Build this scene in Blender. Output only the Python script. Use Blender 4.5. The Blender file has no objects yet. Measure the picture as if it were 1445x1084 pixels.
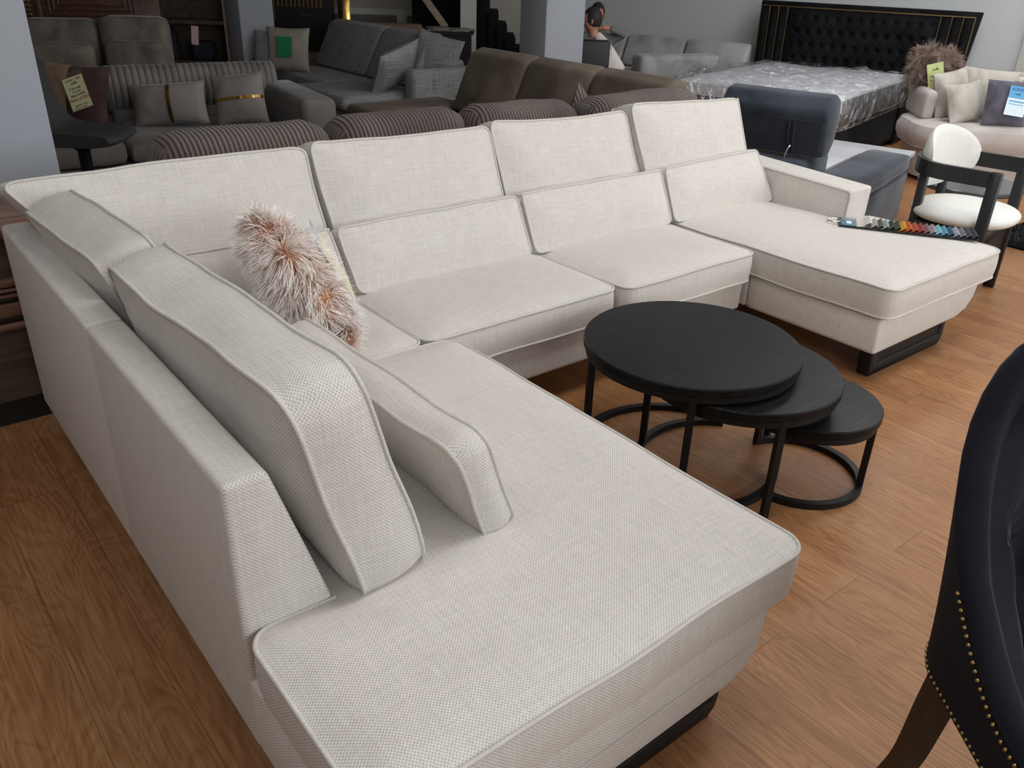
import bpy, bmesh, math, random
import numpy as np
from mathutils import Vector, Matrix, noise
random.seed(7)
rng = np.random.default_rng(11)
C = bpy.context.scene.collection
PI = math.pi
sc = bpy.context.scene

# ------------------------------------------------------------------ materials
def mat_new(name):
    m = bpy.data.materials.new(name); m.use_nodes = True
    nt = m.node_tree
    b = nt.nodes['Principled BSDF']
    return m, nt, b
def N(nt, typ, **kw):
    n = nt.nodes.new(typ)
    for k, v in kw.items():
        if k.startswith('i_'):
            n.inputs[k[2:].replace('_', ' ')].default_value = v
        else:
            setattr(n, k, v)
    return n
def math_n(nt, op, a, b=None, c=None):
    n = nt.nodes.new('ShaderNodeMath'); n.operation = op
    for i, v in enumerate((a, b, c)):
        if v is None: continue
        if isinstance(v, (int, float)): n.inputs[i].default_value = v
        else: nt.links.new(v, n.inputs[i])
    return n.outputs[0]
def mixc(nt, fac, a, b, blend='MIX'):
    n = nt.nodes.new('ShaderNodeMix'); n.data_type = 'RGBA'; n.blend_type = blend
    for i, v in ((0, fac), (6, a), (7, b)):
        if isinstance(v, (int, float)): n.inputs[i].default_value = v
        elif isinstance(v, tuple): n.inputs[i].default_value = (*v[:3], 1)
        else: nt.links.new(v, n.inputs[i])
    return n.outputs[2]
def srgb(r, g, b):
    f = lambda c: ((c / 255 + .055) / 1.055) ** 2.4 if c > 10 else c / 255 / 12.92
    return (f(r), f(g), f(b))
def ramp(nt, fac, stops):
    n = nt.nodes.new('ShaderNodeValToRGB')
    e = n.color_ramp.elements
    while len(e) > 1: e.remove(e[-1])
    e[0].position = stops[0][0]; e[0].color = (*stops[0][1], 1)
    for p, c in stops[1:]:
        k = e.new(p); k.color = (*c, 1)
    nt.links.new(fac, n.inputs[0])
    return n.outputs[0]
def bump(nt, b, height, strength, dist):
    n = N(nt, 'ShaderNodeBump'); n.inputs['Strength'].default_value = strength
    n.inputs['Distance'].default_value = dist
    nt.links.new(height, n.inputs['Height']); nt.links.new(n.outputs[0], b.inputs['Normal'])

def plain(name, col, rough=.5, metal=0, spec=.5, var=0.06, vscale=6, sheen=0):
    m, nt, b = mat_new(name)
    tc = N(nt, 'ShaderNodeTexCoord')
    no = N(nt, 'ShaderNodeTexNoise'); no.inputs['Scale'].default_value = vscale; no.inputs['Detail'].default_value = 4
    nt.links.new(tc.outputs['Object'], no.inputs['Vector'])
    c = ramp(nt, no.outputs[0], [(.3, tuple(x * (1 - var) for x in col)), (.7, tuple(min(1, x * (1 + var)) for x in col))])
    nt.links.new(c, b.inputs['Base Color'])
    b.inputs['Roughness'].default_value = rough; b.inputs['Metallic'].default_value = metal
    b.inputs['Specular IOR Level'].default_value = spec
    if sheen:
        b.inputs['Sheen Weight'].default_value = sheen; b.inputs['Sheen Roughness'].default_value = .4
    return m

def weave(name, dark, light, period=.0052, slub=.10, bumpd=.0006, rough=.92, ws=.5, sf=(14, 260)):
    m, nt, b = mat_new(name)
    tc = N(nt, 'ShaderNodeTexCoord'); sp = N(nt, 'ShaderNodeSeparateXYZ')
    nt.links.new(tc.outputs['UV'], sp.inputs[0])
    k = 2 * PI / period
    su = math_n(nt, 'SINE', math_n(nt, 'MULTIPLY', sp.outputs[0], k))
    sv = math_n(nt, 'SINE', math_n(nt, 'MULTIPLY', sp.outputs[1], k))
    w = math_n(nt, 'MULTIPLY_ADD', math_n(nt, 'MULTIPLY', su, sv), .5, .5)
    def slubs(sx, sy):
        mp = N(nt, 'ShaderNodeMapping'); mp.inputs['Scale'].default_value = (sx, sy, 1)
        nt.links.new(tc.outputs['UV'], mp.inputs[0])
        no = N(nt, 'ShaderNodeTexNoise'); no.inputs['Scale'].default_value = 1; no.inputs['Detail'].default_value = 3
        nt.links.new(mp.outputs[0], no.inputs['Vector']); return no.outputs[0]
    s1 = slubs(*sf); s2 = slubs(sf[1], sf[0])
    s = math_n(nt, 'MULTIPLY_ADD', math_n(nt, 'ADD', s1, s2), 2.2, -1.7)
    f = math_n(nt, 'ADD', math_n(nt, 'MULTIPLY_ADD', w, ws, (1 - ws) * .5), math_n(nt, 'MULTIPLY', s, slub * 3))
    c = ramp(nt, f, [(0, dark), (1, light)])
    nt.links.new(c, b.inputs['Base Color'])
    b.inputs['Roughness'].default_value = rough; b.inputs['Specular IOR Level'].default_value = .2
    b.inputs['Sheen Weight'].default_value = .08
    bump(nt, b, math_n(nt, 'ADD', w, math_n(nt, 'MULTIPLY', s, .4)), .5, bumpd)
    return m

def velvet(name, dark, light, scale=3.0, sheen=.5, stripes=None, contrast=(.35, .65), rough=.85, bd=.004):
    m, nt, b = mat_new(name)
    tc = N(nt, 'ShaderNodeTexCoord')
    no = N(nt, 'ShaderNodeTexNoise'); no.inputs['Scale'].default_value = scale; no.inputs['Detail'].default_value = 6
    no.inputs['Distortion'].default_value = .6
    nt.links.new(tc.outputs['Object'], no.inputs['Vector'])
    c = ramp(nt, no.outputs[0], [(contrast[0], dark), (contrast[1], light)])
    if stripes:
        sp = N(nt, 'ShaderNodeSeparateXYZ'); nt.links.new(tc.outputs['UV'], sp.inputs[0])
        ax = sp.outputs[stripes[1]]
        w = math_n(nt, 'MULTIPLY_ADD', math_n(nt, 'SINE', math_n(nt, 'MULTIPLY', ax, 2 * PI / stripes[0])), .5, .5)
        w2 = math_n(nt, 'POWER', w, .5)
        c = mixc(nt, math_n(nt, 'SUBTRACT', 1.0, w2), c, tuple(x * .55 for x in dark))
        bump(nt, b, w2, .9, bd)
    nt.links.new(c, b.inputs['Base Color'])
    b.inputs['Roughness'].default_value = rough; b.inputs['Specular IOR Level'].default_value = .15
    b.inputs['Sheen Weight'].default_value = sheen; b.inputs['Sheen Roughness'].default_value = .35
    return m

def floor_mat():
    m, nt, b = mat_new('oak_planks')
    tc = N(nt, 'ShaderNodeTexCoord'); sp = N(nt, 'ShaderNodeSeparateXYZ'); nt.links.new(tc.outputs['Object'], sp.inputs[0])
    cb = N(nt, 'ShaderNodeCombineXYZ'); nt.links.new(sp.outputs[1], cb.inputs[0]); nt.links.new(math_n(nt, 'ADD', sp.outputs[0], .055), cb.inputs[1])
    br = N(nt, 'ShaderNodeTexBrick'); nt.links.new(cb.outputs[0], br.inputs['Vector'])
    br.offset = .37; br.inputs['Scale'].default_value = 1
    br.inputs['Brick Width'].default_value = 1.25; br.inputs['Row Height'].default_value = .18
    br.inputs['Mortar Size'].default_value = .0012; br.inputs['Mortar Smooth'].default_value = .3
    br.inputs['Color1'].default_value = (0, 0, 0, 1); br.inputs['Color2'].default_value = (1, 1, 1, 1)
    br.inputs['Mortar'].default_value = (.5, .5, .5, 1)
    rnd = N(nt, 'ShaderNodeSeparateColor'); nt.links.new(br.outputs['Color'], rnd.inputs[0]); r = rnd.outputs[0]
    def nz(sx, sy, detail, dist=0):
        c2 = N(nt, 'ShaderNodeCombineXYZ')
        nt.links.new(math_n(nt, 'MULTIPLY', sp.outputs[0], sx), c2.inputs[0])
        nt.links.new(math_n(nt, 'MULTIPLY', sp.outputs[1], sy), c2.inputs[1])
        nt.links.new(math_n(nt, 'MULTIPLY', r, 37.0), c2.inputs[2])
        no = N(nt, 'ShaderNodeTexNoise'); no.inputs['Scale'].default_value = 1; no.inputs['Detail'].default_value = detail
        no.inputs['Distortion'].default_value = dist
        nt.links.new(c2.outputs[0], no.inputs['Vector']); return no.outputs[0]
    big = nz(9, 1.9, 2.0, .5)
    rings = math_n(nt, 'MULTIPLY_ADD', math_n(nt, 'SINE', math_n(nt, 'MULTIPLY', big, 95)), .5, .5)
    fine = nz(170, 5, 3)
    tone = nz(5, .6, 2)
    f = math_n(nt, 'ADD', math_n(nt, 'MULTIPLY', math_n(nt, 'POWER', rings, .6), .15), math_n(nt, 'MULTIPLY', fine, .76))
    f = math_n(nt, 'ADD', f, math_n(nt, 'MULTIPLY', tone, .46))
    c = ramp(nt, f, [(.34, srgb(112, 72, 42)), (.64, srgb(150, 104, 65)), (.98, srgb(180, 136, 94))])
    c = mixc(nt, math_n(nt, 'MULTIPLY', r, .22), c, srgb(140, 96, 64))
    c = mixc(nt, math_n(nt, 'MULTIPLY', br.outputs['Fac'], .55), c, srgb(70, 42, 26))
    nt.links.new(c, b.inputs['Base Color'])
    rg = math_n(nt, 'MULTIPLY_ADD', f, .2, .30)
    nt.links.new(rg, b.inputs['Roughness']); b.inputs['Specular IOR Level'].default_value = .28
    bump(nt, b, math_n(nt, 'SUBTRACT', math_n(nt, 'MULTIPLY', f, .25), br.outputs['Fac']), .25, .0012)
    return m

def black_wood():
    m, nt, b = mat_new('black_stained_wood')
    tc = N(nt, 'ShaderNodeTexCoord')
    mp = N(nt, 'ShaderNodeMapping'); mp.inputs['Scale'].default_value = (4, 60, 3); mp.inputs['Rotation'].default_value = (0, 0, .9)
    nt.links.new(tc.outputs['Object'], mp.inputs[0])
    no = N(nt, 'ShaderNodeTexNoise'); no.inputs['Scale'].default_value = 1.5; no.inputs['Detail'].default_value = 6
    nt.links.new(mp.outputs[0], no.inputs['Vector'])
    n2 = N(nt, 'ShaderNodeTexNoise'); n2.inputs['Scale'].default_value = 2.2; n2.inputs['Detail'].default_value = 5
    nt.links.new(tc.outputs['Object'], n2.inputs['Vector'])
    c = ramp(nt, no.outputs[0], [(.4, (.0045, .0045, .005)), (.64, (.009, .009, .0095)), (.78, (.035, .035, .036))])
    nt.links.new(c, b.inputs['Base Color'])
    rg = math_n(nt, 'MULTIPLY_ADD', n2.outputs[0], .25, .30); nt.links.new(rg, b.inputs['Roughness'])
    b.inputs['Specular IOR Level'].default_value = .16
    bump(nt, b, no.outputs[0], .25, .001)
    return m

def wood_mat(name, dark, light, rot=0, sc_=(2, 40, 40), rough=.45):
    m, nt, b = mat_new(name)
    tc = N(nt, 'ShaderNodeTexCoord')
    mp = N(nt, 'ShaderNodeMapping'); mp.inputs['Scale'].default_value = sc_; mp.inputs['Rotation'].default_value = (0, 0, rot)
    nt.links.new(tc.outputs['Object'], mp.inputs[0])
    no = N(nt, 'ShaderNodeTexNoise'); no.inputs['Scale'].default_value = 1; no.inputs['Detail'].default_value = 5
    no.inputs['Distortion'].default_value = .4
    nt.links.new(mp.outputs[0], no.inputs['Vector'])
    c = ramp(nt, no.outputs[0], [(.35, dark), (.65, light)])
    nt.links.new(c, b.inputs['Base Color']); b.inputs['Roughness'].default_value = rough
    return m

def fur_mat(name, rough=.6):
    m, nt, b = mat_new(name)
    at = N(nt, 'ShaderNodeAttribute'); at.attribute_name = 'strand'
    nt.links.new(at.outputs['Color'], b.inputs['Base Color'])
    b.inputs['Roughness'].default_value = rough; b.inputs['Specular IOR Level'].default_value = .25
    return m

def film_mat(name='clear_plastic_film', fac=.36, bd=.07):
    m, nt, b = mat_new(name)
    nt.nodes.remove(b)
    out = nt.nodes['Material Output']
    tr = N(nt, 'ShaderNodeBsdfTransparent'); gl = N(nt, 'ShaderNodeBsdfGlossy')
    gl.inputs['Roughness'].default_value = .16; gl.inputs['Color'].default_value = (.95, .97, 1, 1)
    tc = N(nt, 'ShaderNodeTexCoord')
    no = N(nt, 'ShaderNodeTexNoise'); no.inputs['Scale'].default_value = 9; no.inputs['Detail'].default_value = 6; no.inputs['Distortion'].default_value = 1.2
    nt.links.new(tc.outputs['Object'], no.inputs['Vector'])
    bp = N(nt, 'ShaderNodeBump'); bp.inputs['Strength'].default_value = 1; bp.inputs['Distance'].default_value = bd
    nt.links.new(no.outputs[0], bp.inputs['Height']); nt.links.new(bp.outputs[0], gl.inputs['Normal'])
    mx = N(nt, 'ShaderNodeMixShader'); mx.inputs[0].default_value = fac
    nt.links.new(tr.outputs[0], mx.inputs[1]); nt.links.new(gl.outputs[0], mx.inputs[2])
    nt.links.new(mx.outputs[0], out.inputs['Surface'])
    return m

M = {}
M['sofa'] = weave('oatmeal_linen_weave', srgb(158, 152, 144), srgb(234, 229, 222), .0072, .062, .0009, .92, .68, (12, 210))
M['piping'] = weave('oatmeal_piping_cord', srgb(162, 157, 150), srgb(220, 216, 209), .004)
M['floor'] = floor_mat()
M['black_wood'] = black_wood()
M['black_metal'] = plain('black_powder_coated_metal', (.006, .006, .0065), .5, 0, .3)
M['sled'] = plain('black_sled_leg_metal', (.007, .007, .0075), .5, 0, .3)
M['wall'] = plain('grey_wall_paint', srgb(208, 211, 212), .9, 0, .2, .015, .8)
M['wall_back'] = plain('back_wall_paint', srgb(172, 166, 156), .9, 0, .2, .02, .8)
M['ceiling'] = plain('white_ceiling_paint', (.72, .72, .72), .9, 0, .2, .01)
M['column'] = plain('pale_grey_column_paint', srgb(160, 164, 171), .85, 0, .2, .015, 1)
M['trim'] = plain('white_trim_paint', srgb(200, 198, 190), .6)
M['panel_grey'] = plain('taupe_panel_paint', srgb(112, 108, 106), .8)
M['corduroy'] = velvet('brown_corduroy', srgb(108, 96, 91), srgb(134, 121, 115), 2.5, .2, (.019, 0), bd=.010)
M['suede'] = velvet('brown_ribbed_suede', srgb(100, 89, 78), srgb(128, 116, 102), 3, .1)
M['grey_velvet'] = velvet('taupe_grey_velvet', srgb(102, 99, 95), srgb(126, 122, 117), 4, .25)
M['gold_cush'] = velvet('mushroom_velvet', srgb(122, 115, 112), srgb(145, 137, 132), 5, .25)
M['olive'] = velvet('olive_grey_velvet', srgb(96, 91, 82), srgb(130, 124, 113), 5, .25)
M['woven'] = weave('charcoal_chenille', srgb(50, 51, 52), srgb(152, 153, 153), .012, .26, .001, .95, .1, (5, 110))
M['beige_cush'] = plain('greige_linen', srgb(158, 150, 140), .9, 0, .2, .12, 30)
M['taupe_a'] = velvet('tan_faux_suede', srgb(122, 102, 86), srgb(150, 128, 110), 6, .2)
M['dark_brown'] = velvet('dark_brown_velvet', srgb(58, 44, 40), srgb(78, 62, 56), 6, .2)
M['tag_yellow'] = plain('pale_yellow_card', srgb(226, 226, 172), .5, 0, .5, .02)
M['tag_green'] = plain('green_card', srgb(32, 140, 84), .4, 0, .5, .03)
M['tag_blue'] = plain('blue_card', srgb(86, 172, 222), .4, 0, .5, .02)
M['tag_white'] = plain('white_card', srgb(222, 240, 246), .4, 0, .5, .02)
M['ink'] = plain('black_ink', (.02, .02, .025), .6)
M['ink_red'] = plain('red_ink', (.45, .04, .03), .6)
M['ink_blue'] = plain('blue_ink', (.03, .10, .32), .6)
M['gold'] = plain('polished_gold', (.62, .42, .12), .18, 1)
M['brass'] = plain('antique_brass', (.42, .30, .12), .35, 1)
M['chrome'] = plain('chrome', (.75, .75, .76), .15, 1)
M['film'] = film_mat()
M['sleeve'] = film_mat('clear_tag_sleeve', .10, .004)
M['stool'] = plain('charcoal_leatherette', srgb(56, 57, 58), .6, 0, .4, .1, 8)
M['blue_velvet'] = velvet('slate_blue_velvet', srgb(46, 50, 59), srgb(74, 80, 91), 3.5, .3)
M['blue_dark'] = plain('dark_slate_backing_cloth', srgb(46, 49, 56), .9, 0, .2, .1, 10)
M['headboard'] = velvet('black_velvet', srgb(15, 15, 17), srgb(27, 27, 30), 4, .03)
M['mattress'] = plain('pale_quilted_ticking', srgb(236, 237, 240), .7, 0, .3, .1, 14)
M['mattress_side'] = plain('dark_mattress_border', srgb(92, 94, 98), .6, 0, .5, .2, 10)
M['lgrey_velvet'] = velvet('light_grey_velvet', srgb(150, 149, 147), srgb(190, 188, 186), 3, .35)
M['beige_velvet'] = velvet('pinkish_beige_velvet', srgb(176, 167, 160), srgb(208, 199, 194), 2.5, .3)
M['beige_pil'] = velvet('beige_velvet_cushion', srgb(172, 166, 156), srgb(198, 192, 182), 5, .3)
M['purple_grey'] = velvet('purple_grey_velvet', srgb(84, 82, 92), srgb(110, 108, 118), 6, .3)
M['white_fab'] = weave('cream_boucle', srgb(206, 206, 200), srgb(236, 236, 230), .006, .1)
M['cream'] = plain('cream_cotton', srgb(222, 216, 208), .9, 0, .2)
M['black_frame'] = plain('black_lacquered_wood', (.012, .012, .013), .4)
M['tuft'] = velvet('midnight_velvet', srgb(17, 16, 22), srgb(33, 32, 42), 4, .18)
M['tuft_out'] = plain('midnight_shell_fabric', srgb(26, 25, 30), .85, 0, .2, .15, 20)
M['dark_leg'] = wood_mat('espresso_leg_wood', (.012, .008, .006), (.03, .02, .015), 0, (30, 30, 3), .4)
M['white_top'] = plain('pale_grey_laminate', srgb(180, 182, 185), .4)
M['grey_glass'] = plain('smoked_table_top', srgb(84, 84, 85), .25)
M['slat_wood'] = wood_mat('reclaimed_brown_wood', srgb(94, 66, 52), srgb(140, 106, 88))
M['carved_wood'] = wood_mat('dark_mahogany', srgb(70, 46, 36), srgb(98, 66, 52))
M['gilt'] = plain('gilt_lattice', (.35, .24, .12), .4, .6)
M['tan'] = plain('tan_leatherette', srgb(128, 104, 88), .6)
M['shelf_wood'] = wood_mat('dark_walnut_panel', srgb(66, 54, 42), srgb(92, 78, 62))
M['black_void'] = plain('black_lacquer', (.008, .008, .008), .5)
M['bronze_slat'] = plain('bronze_slat', (.34, .18, .08), .35, .7)
M['stair_carpet'] = plain('black_stair_carpet', (.010, .010, .011), .9, 0, .1)
M['wood_rail'] = wood_mat('pale_stair_rail', srgb(150, 132, 110), srgb(178, 158, 134))
M['fur'] = fur_mat('long_pile_faux_fur')
M['skin'] = plain('skin', srgb(186, 130, 106), .6, 0, .4, .05)
M['hair'] = plain('dark_hair', srgb(30, 25, 23), .7)
M['tshirt'] = plain('white_tshirt', srgb(216, 208, 204), .9, 0, .2)
M['grey_top'] = plain('grey_sweatshirt', srgb(120, 122, 120), .9, 0, .2)
M['denim'] = plain('dark_trousers', srgb(46, 50, 60), .9, 0, .2)
M['pink_tag'] = plain('pink_ticket', srgb(214, 186, 196), .6)
M['paper'] = plain('magazine_paper', srgb(140, 136, 130), .5, 0, .5, .25, 20)
M['rug'] = plain('black_shag', (.012, .012, .014), .95, 0, .1)
M['board'] = plain('swatch_backing', (.012, .012, .012), .6)

# ------------------------------------------------------------------ object helpers
LOC = {}
def uv_box(me, s=1.0):
    uvl = me.uv_layers.new(name='UVMap')
    n = len(me.loops)
    if n == 0: return
    co = np.empty(len(me.vertices) * 3); me.vertices.foreach_get('co', co); co = co.reshape(-1, 3)
    li = np.empty(n, int); me.loops.foreach_get('vertex_index', li)
    pn = np.empty(len(me.polygons) * 3); me.polygons.foreach_get('normal', pn); pn = pn.reshape(-1, 3)
    tot = np.empty(len(me.polygons), int); me.polygons.foreach_get('loop_total', tot)
    ax = np.abs(pn).argmax(1); lax = np.repeat(ax, tot)
    p = co[li]
    uv = np.empty((n, 2))
    for a, (i, j) in {0: (1, 2), 1: (0, 2), 2: (0, 1)}.items():
        mk = lax == a; uv[mk, 0] = p[mk, i]; uv[mk, 1] = p[mk, j]
    uvl.data.foreach_set('uv', (uv * s).ravel())
def ob(name, bm, m, parent=None, X=None, origin=None, smooth=True, sharp=50):
    """link a bmesh (world coordinates, or local to matrix X) as one object"""
    if X is not None: bmesh.ops.transform(bm, matrix=X, verts=bm.verts)
    base = Vector((0, 0, 0))
    if parent is not None: base = LOC[parent.name]
    if origin is not None: base = Vector(origin)
    bmesh.ops.translate(bm, verts=bm.verts, vec=-base)
    bmesh.ops.recalc_face_normals(bm, faces=bm.faces)
    me = bpy.data.meshes.new(name); bm.to_mesh(me); bm.free()
    uv_box(me)
    if smooth:
        me.shade_smooth(); me.set_sharp_from_angle(angle=math.radians(sharp))
    me.materials.append(m)
    o = bpy.data.objects.new(name, me); C.objects.link(o)
    if parent is not None:
        o.parent = parent; LOC[o.name] = base
    else:
        o.location = base; LOC[o.name] = base
    return o
def tag(o, label, cat, group=None, kind=None):
    o['label'] = label; o['category'] = cat
    if group: o['group'] = group
    if kind: o['kind'] = kind
    return o
def thing(name, loc, label, cat, group=None):
    o = bpy.data.objects.new(name, None); o.empty_display_size = .1; C.objects.link(o)
    o.location = loc; LOC[o.name] = Vector(loc)
    return tag(o, label, cat, group)
def struct(name, bm, m, **k):
    o = ob(name, bm, m, **k); o['kind'] = 'structure'; return o
def Fr(x, y, az, z=0):
    return Matrix.Translation((x, y, z)) @ Matrix.Rotation(math.radians(az), 4, 'Z')

# ------------------------------------------------------------------ mesh helpers
D = math.radians
def BM(): return bmesh.new()
def box(bm, x0, x1, y0, y1, z0, z1, bev=0, seg=2):
    b = bmesh.new(); bmesh.ops.create_cube(b, size=1)
    for v in b.verts:
        v.co = Vector((x0 + (v.co.x + .5) * (x1 - x0), y0 + (v.co.y + .5) * (y1 - y0), z0 + (v.co.z + .5) * (z1 - z0)))
    if bev: bmesh.ops.bevel(b, geom=b.edges[:], offset=bev, segments=seg, profile=.5, affect='EDGES')
    join(bm, b); return bm
def join(bm, b):
    me = bpy.data.meshes.new('t'); b.to_mesh(me); b.free(); bm.from_mesh(me); bpy.data.meshes.remove(me)
def prism(bm, pts, a0, a1, axis='y', bev=0, seg=2):
    """2-D outline extruded along an axis: y -> pts are (x,z); x -> (y,z); z -> (x,y)"""
    b = bmesh.new()
    f = {'y': lambda p, a: (p[0], a, p[1]), 'x': lambda p, a: (a, p[0], p[1]), 'z': lambda p, a: (p[0], p[1], a)}[axis]
    v0 = [b.verts.new(f(p, a0)) for p in pts]; v1 = [b.verts.new(f(p, a1)) for p in pts]
    b.faces.new(v0); b.faces.new(v1[::-1]); n = len(pts)
    for i in range(n): b.faces.new((v0[i], v0[(i + 1) % n], v1[(i + 1) % n], v1[i]))
    bmesh.ops.recalc_face_normals(b, faces=b.faces)
    if bev: bmesh.ops.bevel(b, geom=b.edges[:], offset=bev, segments=seg, profile=.5, affect='EDGES')
    join(bm, b); return bm
def tube(bm, pts, r, closed=False, n=8, sq=False):
    pts = [Vector(p) for p in pts]; L = len(pts)
    rad = r if callable(r) else (lambda t: r)
    rings = []; up = None
    for i, p in enumerate(pts):
        if closed: d = pts[(i + 1) % L] - pts[i - 1]
        else: d = pts[min(i + 1, L - 1)] - pts[max(i - 1, 0)]
        d.normalize()
        if up is None:
            up = Vector((0, 0, 1)) if abs(d.z) < .9 else Vector((1, 0, 0))
        s = d.cross(up)
        if s.length < 1e-4: s = d.cross(Vector((1, 0, .3)))
        s.normalize(); up = s.cross(d).normalized()
        rr = rad(i / max(1, L - 1)); ring = []
        for k in range(n):
            a = 2 * PI * (k + (.5 if sq else 0)) / n
            q = 1.414 if sq else 1
            ring.append(bm.verts.new(p + (s * math.cos(a) + up * math.sin(a)) * rr * q))
        rings.append(ring)
    for i in range(L if closed else L - 1):
        a, b = rings[i], rings[(i + 1) % L]
        for k in range(n): bm.faces.new((a[k], a[(k + 1) % n], b[(k + 1) % n], b[k]))
    if not closed:
        bm.faces.new(rings[0][::-1]); bm.faces.new(rings[-1])
    return bm
def lathe(bm, prof, cx=0, cy=0, n=48):
    rows = []
    for r, z in prof:
        rows.append([bm.verts.new((cx + r * math.cos(2 * PI * k / n), cy + r * math.sin(2 * PI * k / n), z)) for k in range(n)] if r > 1e-6
                    else [bm.verts.new((cx, cy, z))])
    for a, b in zip(rows, rows[1:]):
        for k in range(n):
            k2 = (k + 1) % n
            if len(a) == 1 and len(b) == 1: continue
            if len(a) == 1: bm.faces.new((a[0], b[k], b[k2]))
            elif len(b) == 1: bm.faces.new((a[k], a[k2], b[0]))
            else: bm.faces.new((a[k], a[k2], b[k2], b[k]))
    return bm
def curve3(pts, n=10):
    """Catmull-Rom through points"""
    P = [Vector(p) for p in pts]; P = [2 * P[0] - P[1]] + P + [2 * P[-1] - P[-2]]
    out = []
    for i in range(1, len(P) - 2):
        for k in range(n):
            t = k / n; a, b, c, d = P[i - 1], P[i], P[i + 1], P[i + 2]
            out.append(.5 * ((2 * b) + (c - a) * t + (2 * a - 5 * b + 4 * c - d) * t * t + (3 * b - a - 3 * c + d) * t ** 3))
    out.append(P[-2]); return out

def pad(poly, T, bt=.02, bb=.0, sb=.006, r=.04, step=.035, s=.07, F=None, m=3):
    """boxed cushion over an axis-aligned polygon; returns bmesh and its two seam loops"""
    P = [Vector((p[0], p[1])) for p in poly]; n = len(P)
    area = sum(P[i].x * P[(i + 1) % n].y - P[(i + 1) % n].x * P[i].y for i in range(n))
    if area < 0: P.reverse()
    def inside(x, y):
        c = False
        for i in range(n):
            a, b = P[i], P[(i + 1) % n]
            if (a.y > y) != (b.y > y) and x < (b.x - a.x) * (y - a.y) / (b.y - a.y) + a.x: c = not c
        return c
    def lines(k):
        base = sorted({round(p[k], 5) for p in P}); L = set(base)
        for c in base:
            for q in (r / 3, 2 * r / 3, r):
                for sg in (-1, 1):
                    if base[0] < c + sg * q < base[-1]: L.add(round(c + sg * q, 5))
        L = sorted(L); out = [L[0]]
        for a, b in zip(L, L[1:]):
            if b - out[-1] < 1e-4: continue
            k2 = max(1, int(math.ceil((b - a) / step)))
            out += [a + (b - a) * j / k2 for j in range(1, k2 + 1)]
        return out
    xs, ys = lines(0), lines(1)
    cells = [(i, j) for i in range(len(xs) - 1) for j in range(len(ys) - 1) if inside((xs[i] + xs[i + 1]) / 2, (ys[j] + ys[j + 1]) / 2)]
    cs = set(cells); used = {}
    def warp(x, y):
        for i in range(n):
            a, b, c = P[i - 1], P[i], P[(i + 1) % n]
            e1 = (b - a).normalized(); e2 = (c - b).normalized()
            if e1.x * e2.y - e1.y * e2.x <= 0: continue
            d1, d2 = e1, -e2
            ce = b - d1 * r - d2 * r
            v = Vector((x, y)) - ce; q1, q2 = v.dot(d1) / r, v.dot(d2) / r
            if -1e-6 <= q1 <= 1.0001 and -1e-6 <= q2 <= 1.0001 and (q1 > 1e-6 and q2 > 1e-6):
                mx = max(q1, q2); h = math.hypot(q1, q2); k = mx / h
                w = ce + d1 * q1 * r * k + d2 * q2 * r * k
                return w.x, w.y
        return x, y
    for i, j in cells:
        for di in (0, 1):
            for dj in (0, 1):
                if (i + di, j + dj) not in used: used[(i + di, j + dj)] = warp(xs[i + di], ys[j + dj])
    nxt = {}
    for i, j in cells:
        if (i, j - 1) not in cs: nxt[(i, j)] = (i + 1, j)
        if (i + 1, j) not in cs: nxt[(i + 1, j)] = (i + 1, j + 1)
        if (i, j + 1) not in cs: nxt[(i + 1, j + 1)] = (i, j + 1)
        if (i - 1, j) not in cs: nxt[(i, j + 1)] = (i, j)
    loop = [next(iter(nxt))]
    while True:
        q = nxt[loop[-1]]
        if q == loop[0]: break
        loop.append(q)
    B = np.array([used[k] for k in loop])
    tn = np.roll(B, -1, 0) - np.roll(B, 1, 0); tn /= np.linalg.norm(tn, axis=1)[:, None]
    nm = np.stack([tn[:, 1], -tn[:, 0]], 1)
    keys = list(used); A = np.array([used[k] for k in keys])
    d = np.sqrt(((A[:, None, :] - B[None, :, :]) ** 2).sum(2).min(1))
    prof = 1 - np.exp(-(d / s) ** 1.25)
    F = F or (lambda p: p)
    bm = bmesh.new(); top = {}; bot = {}
    for k, a, f in zip(keys, A, prof):
        top[k] = bm.verts.new(F(Vector((a[0], a[1], T / 2 + bt * f))))
        bot[k] = bm.verts.new(F(Vector((a[0], a[1], -T / 2 - bb * f))))
    for i, j in cells:
        q = [(i, j), (i + 1, j), (i + 1, j + 1), (i, j + 1)]
        bm.faces.new([top[k] for k in q]); bm.faces.new([bot[k] for k in q[::-1]])
    rows = [[bot[k] for k in loop]]
    for t in range(1, m):
        f = t / m; o = sb * (1 - (2 * f - 1) ** 2)
        rows.append([bm.verts.new(F(Vector((b[0] + w[0] * o, b[1] + w[1] * o, -T / 2 + T * f)))) for b, w in zip(B, nm)])
    rows.append([top[k] for k in loop])
    L = len(loop)
    for a, b in zip(rows, rows[1:]):
        for i in range(L): bm.faces.new((a[i], a[(i + 1) % L], b[(i + 1) % L], b[i]))
    lt = [top[k].co.copy() for k in loop]; lb = [bot[k].co.copy() for k in loop]
    return bm, lt, lb
def wob(p, a=.004, f=5.0, seed=0):
    q = Vector((p.x * f + seed, p.y * f, p.z * f + seed * .7))
    return p + Vector((noise.noise(q), noise.noise(q + Vector((31, 0, 0))), noise.noise(q + Vector((0, 57, 0))))) * a

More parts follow.
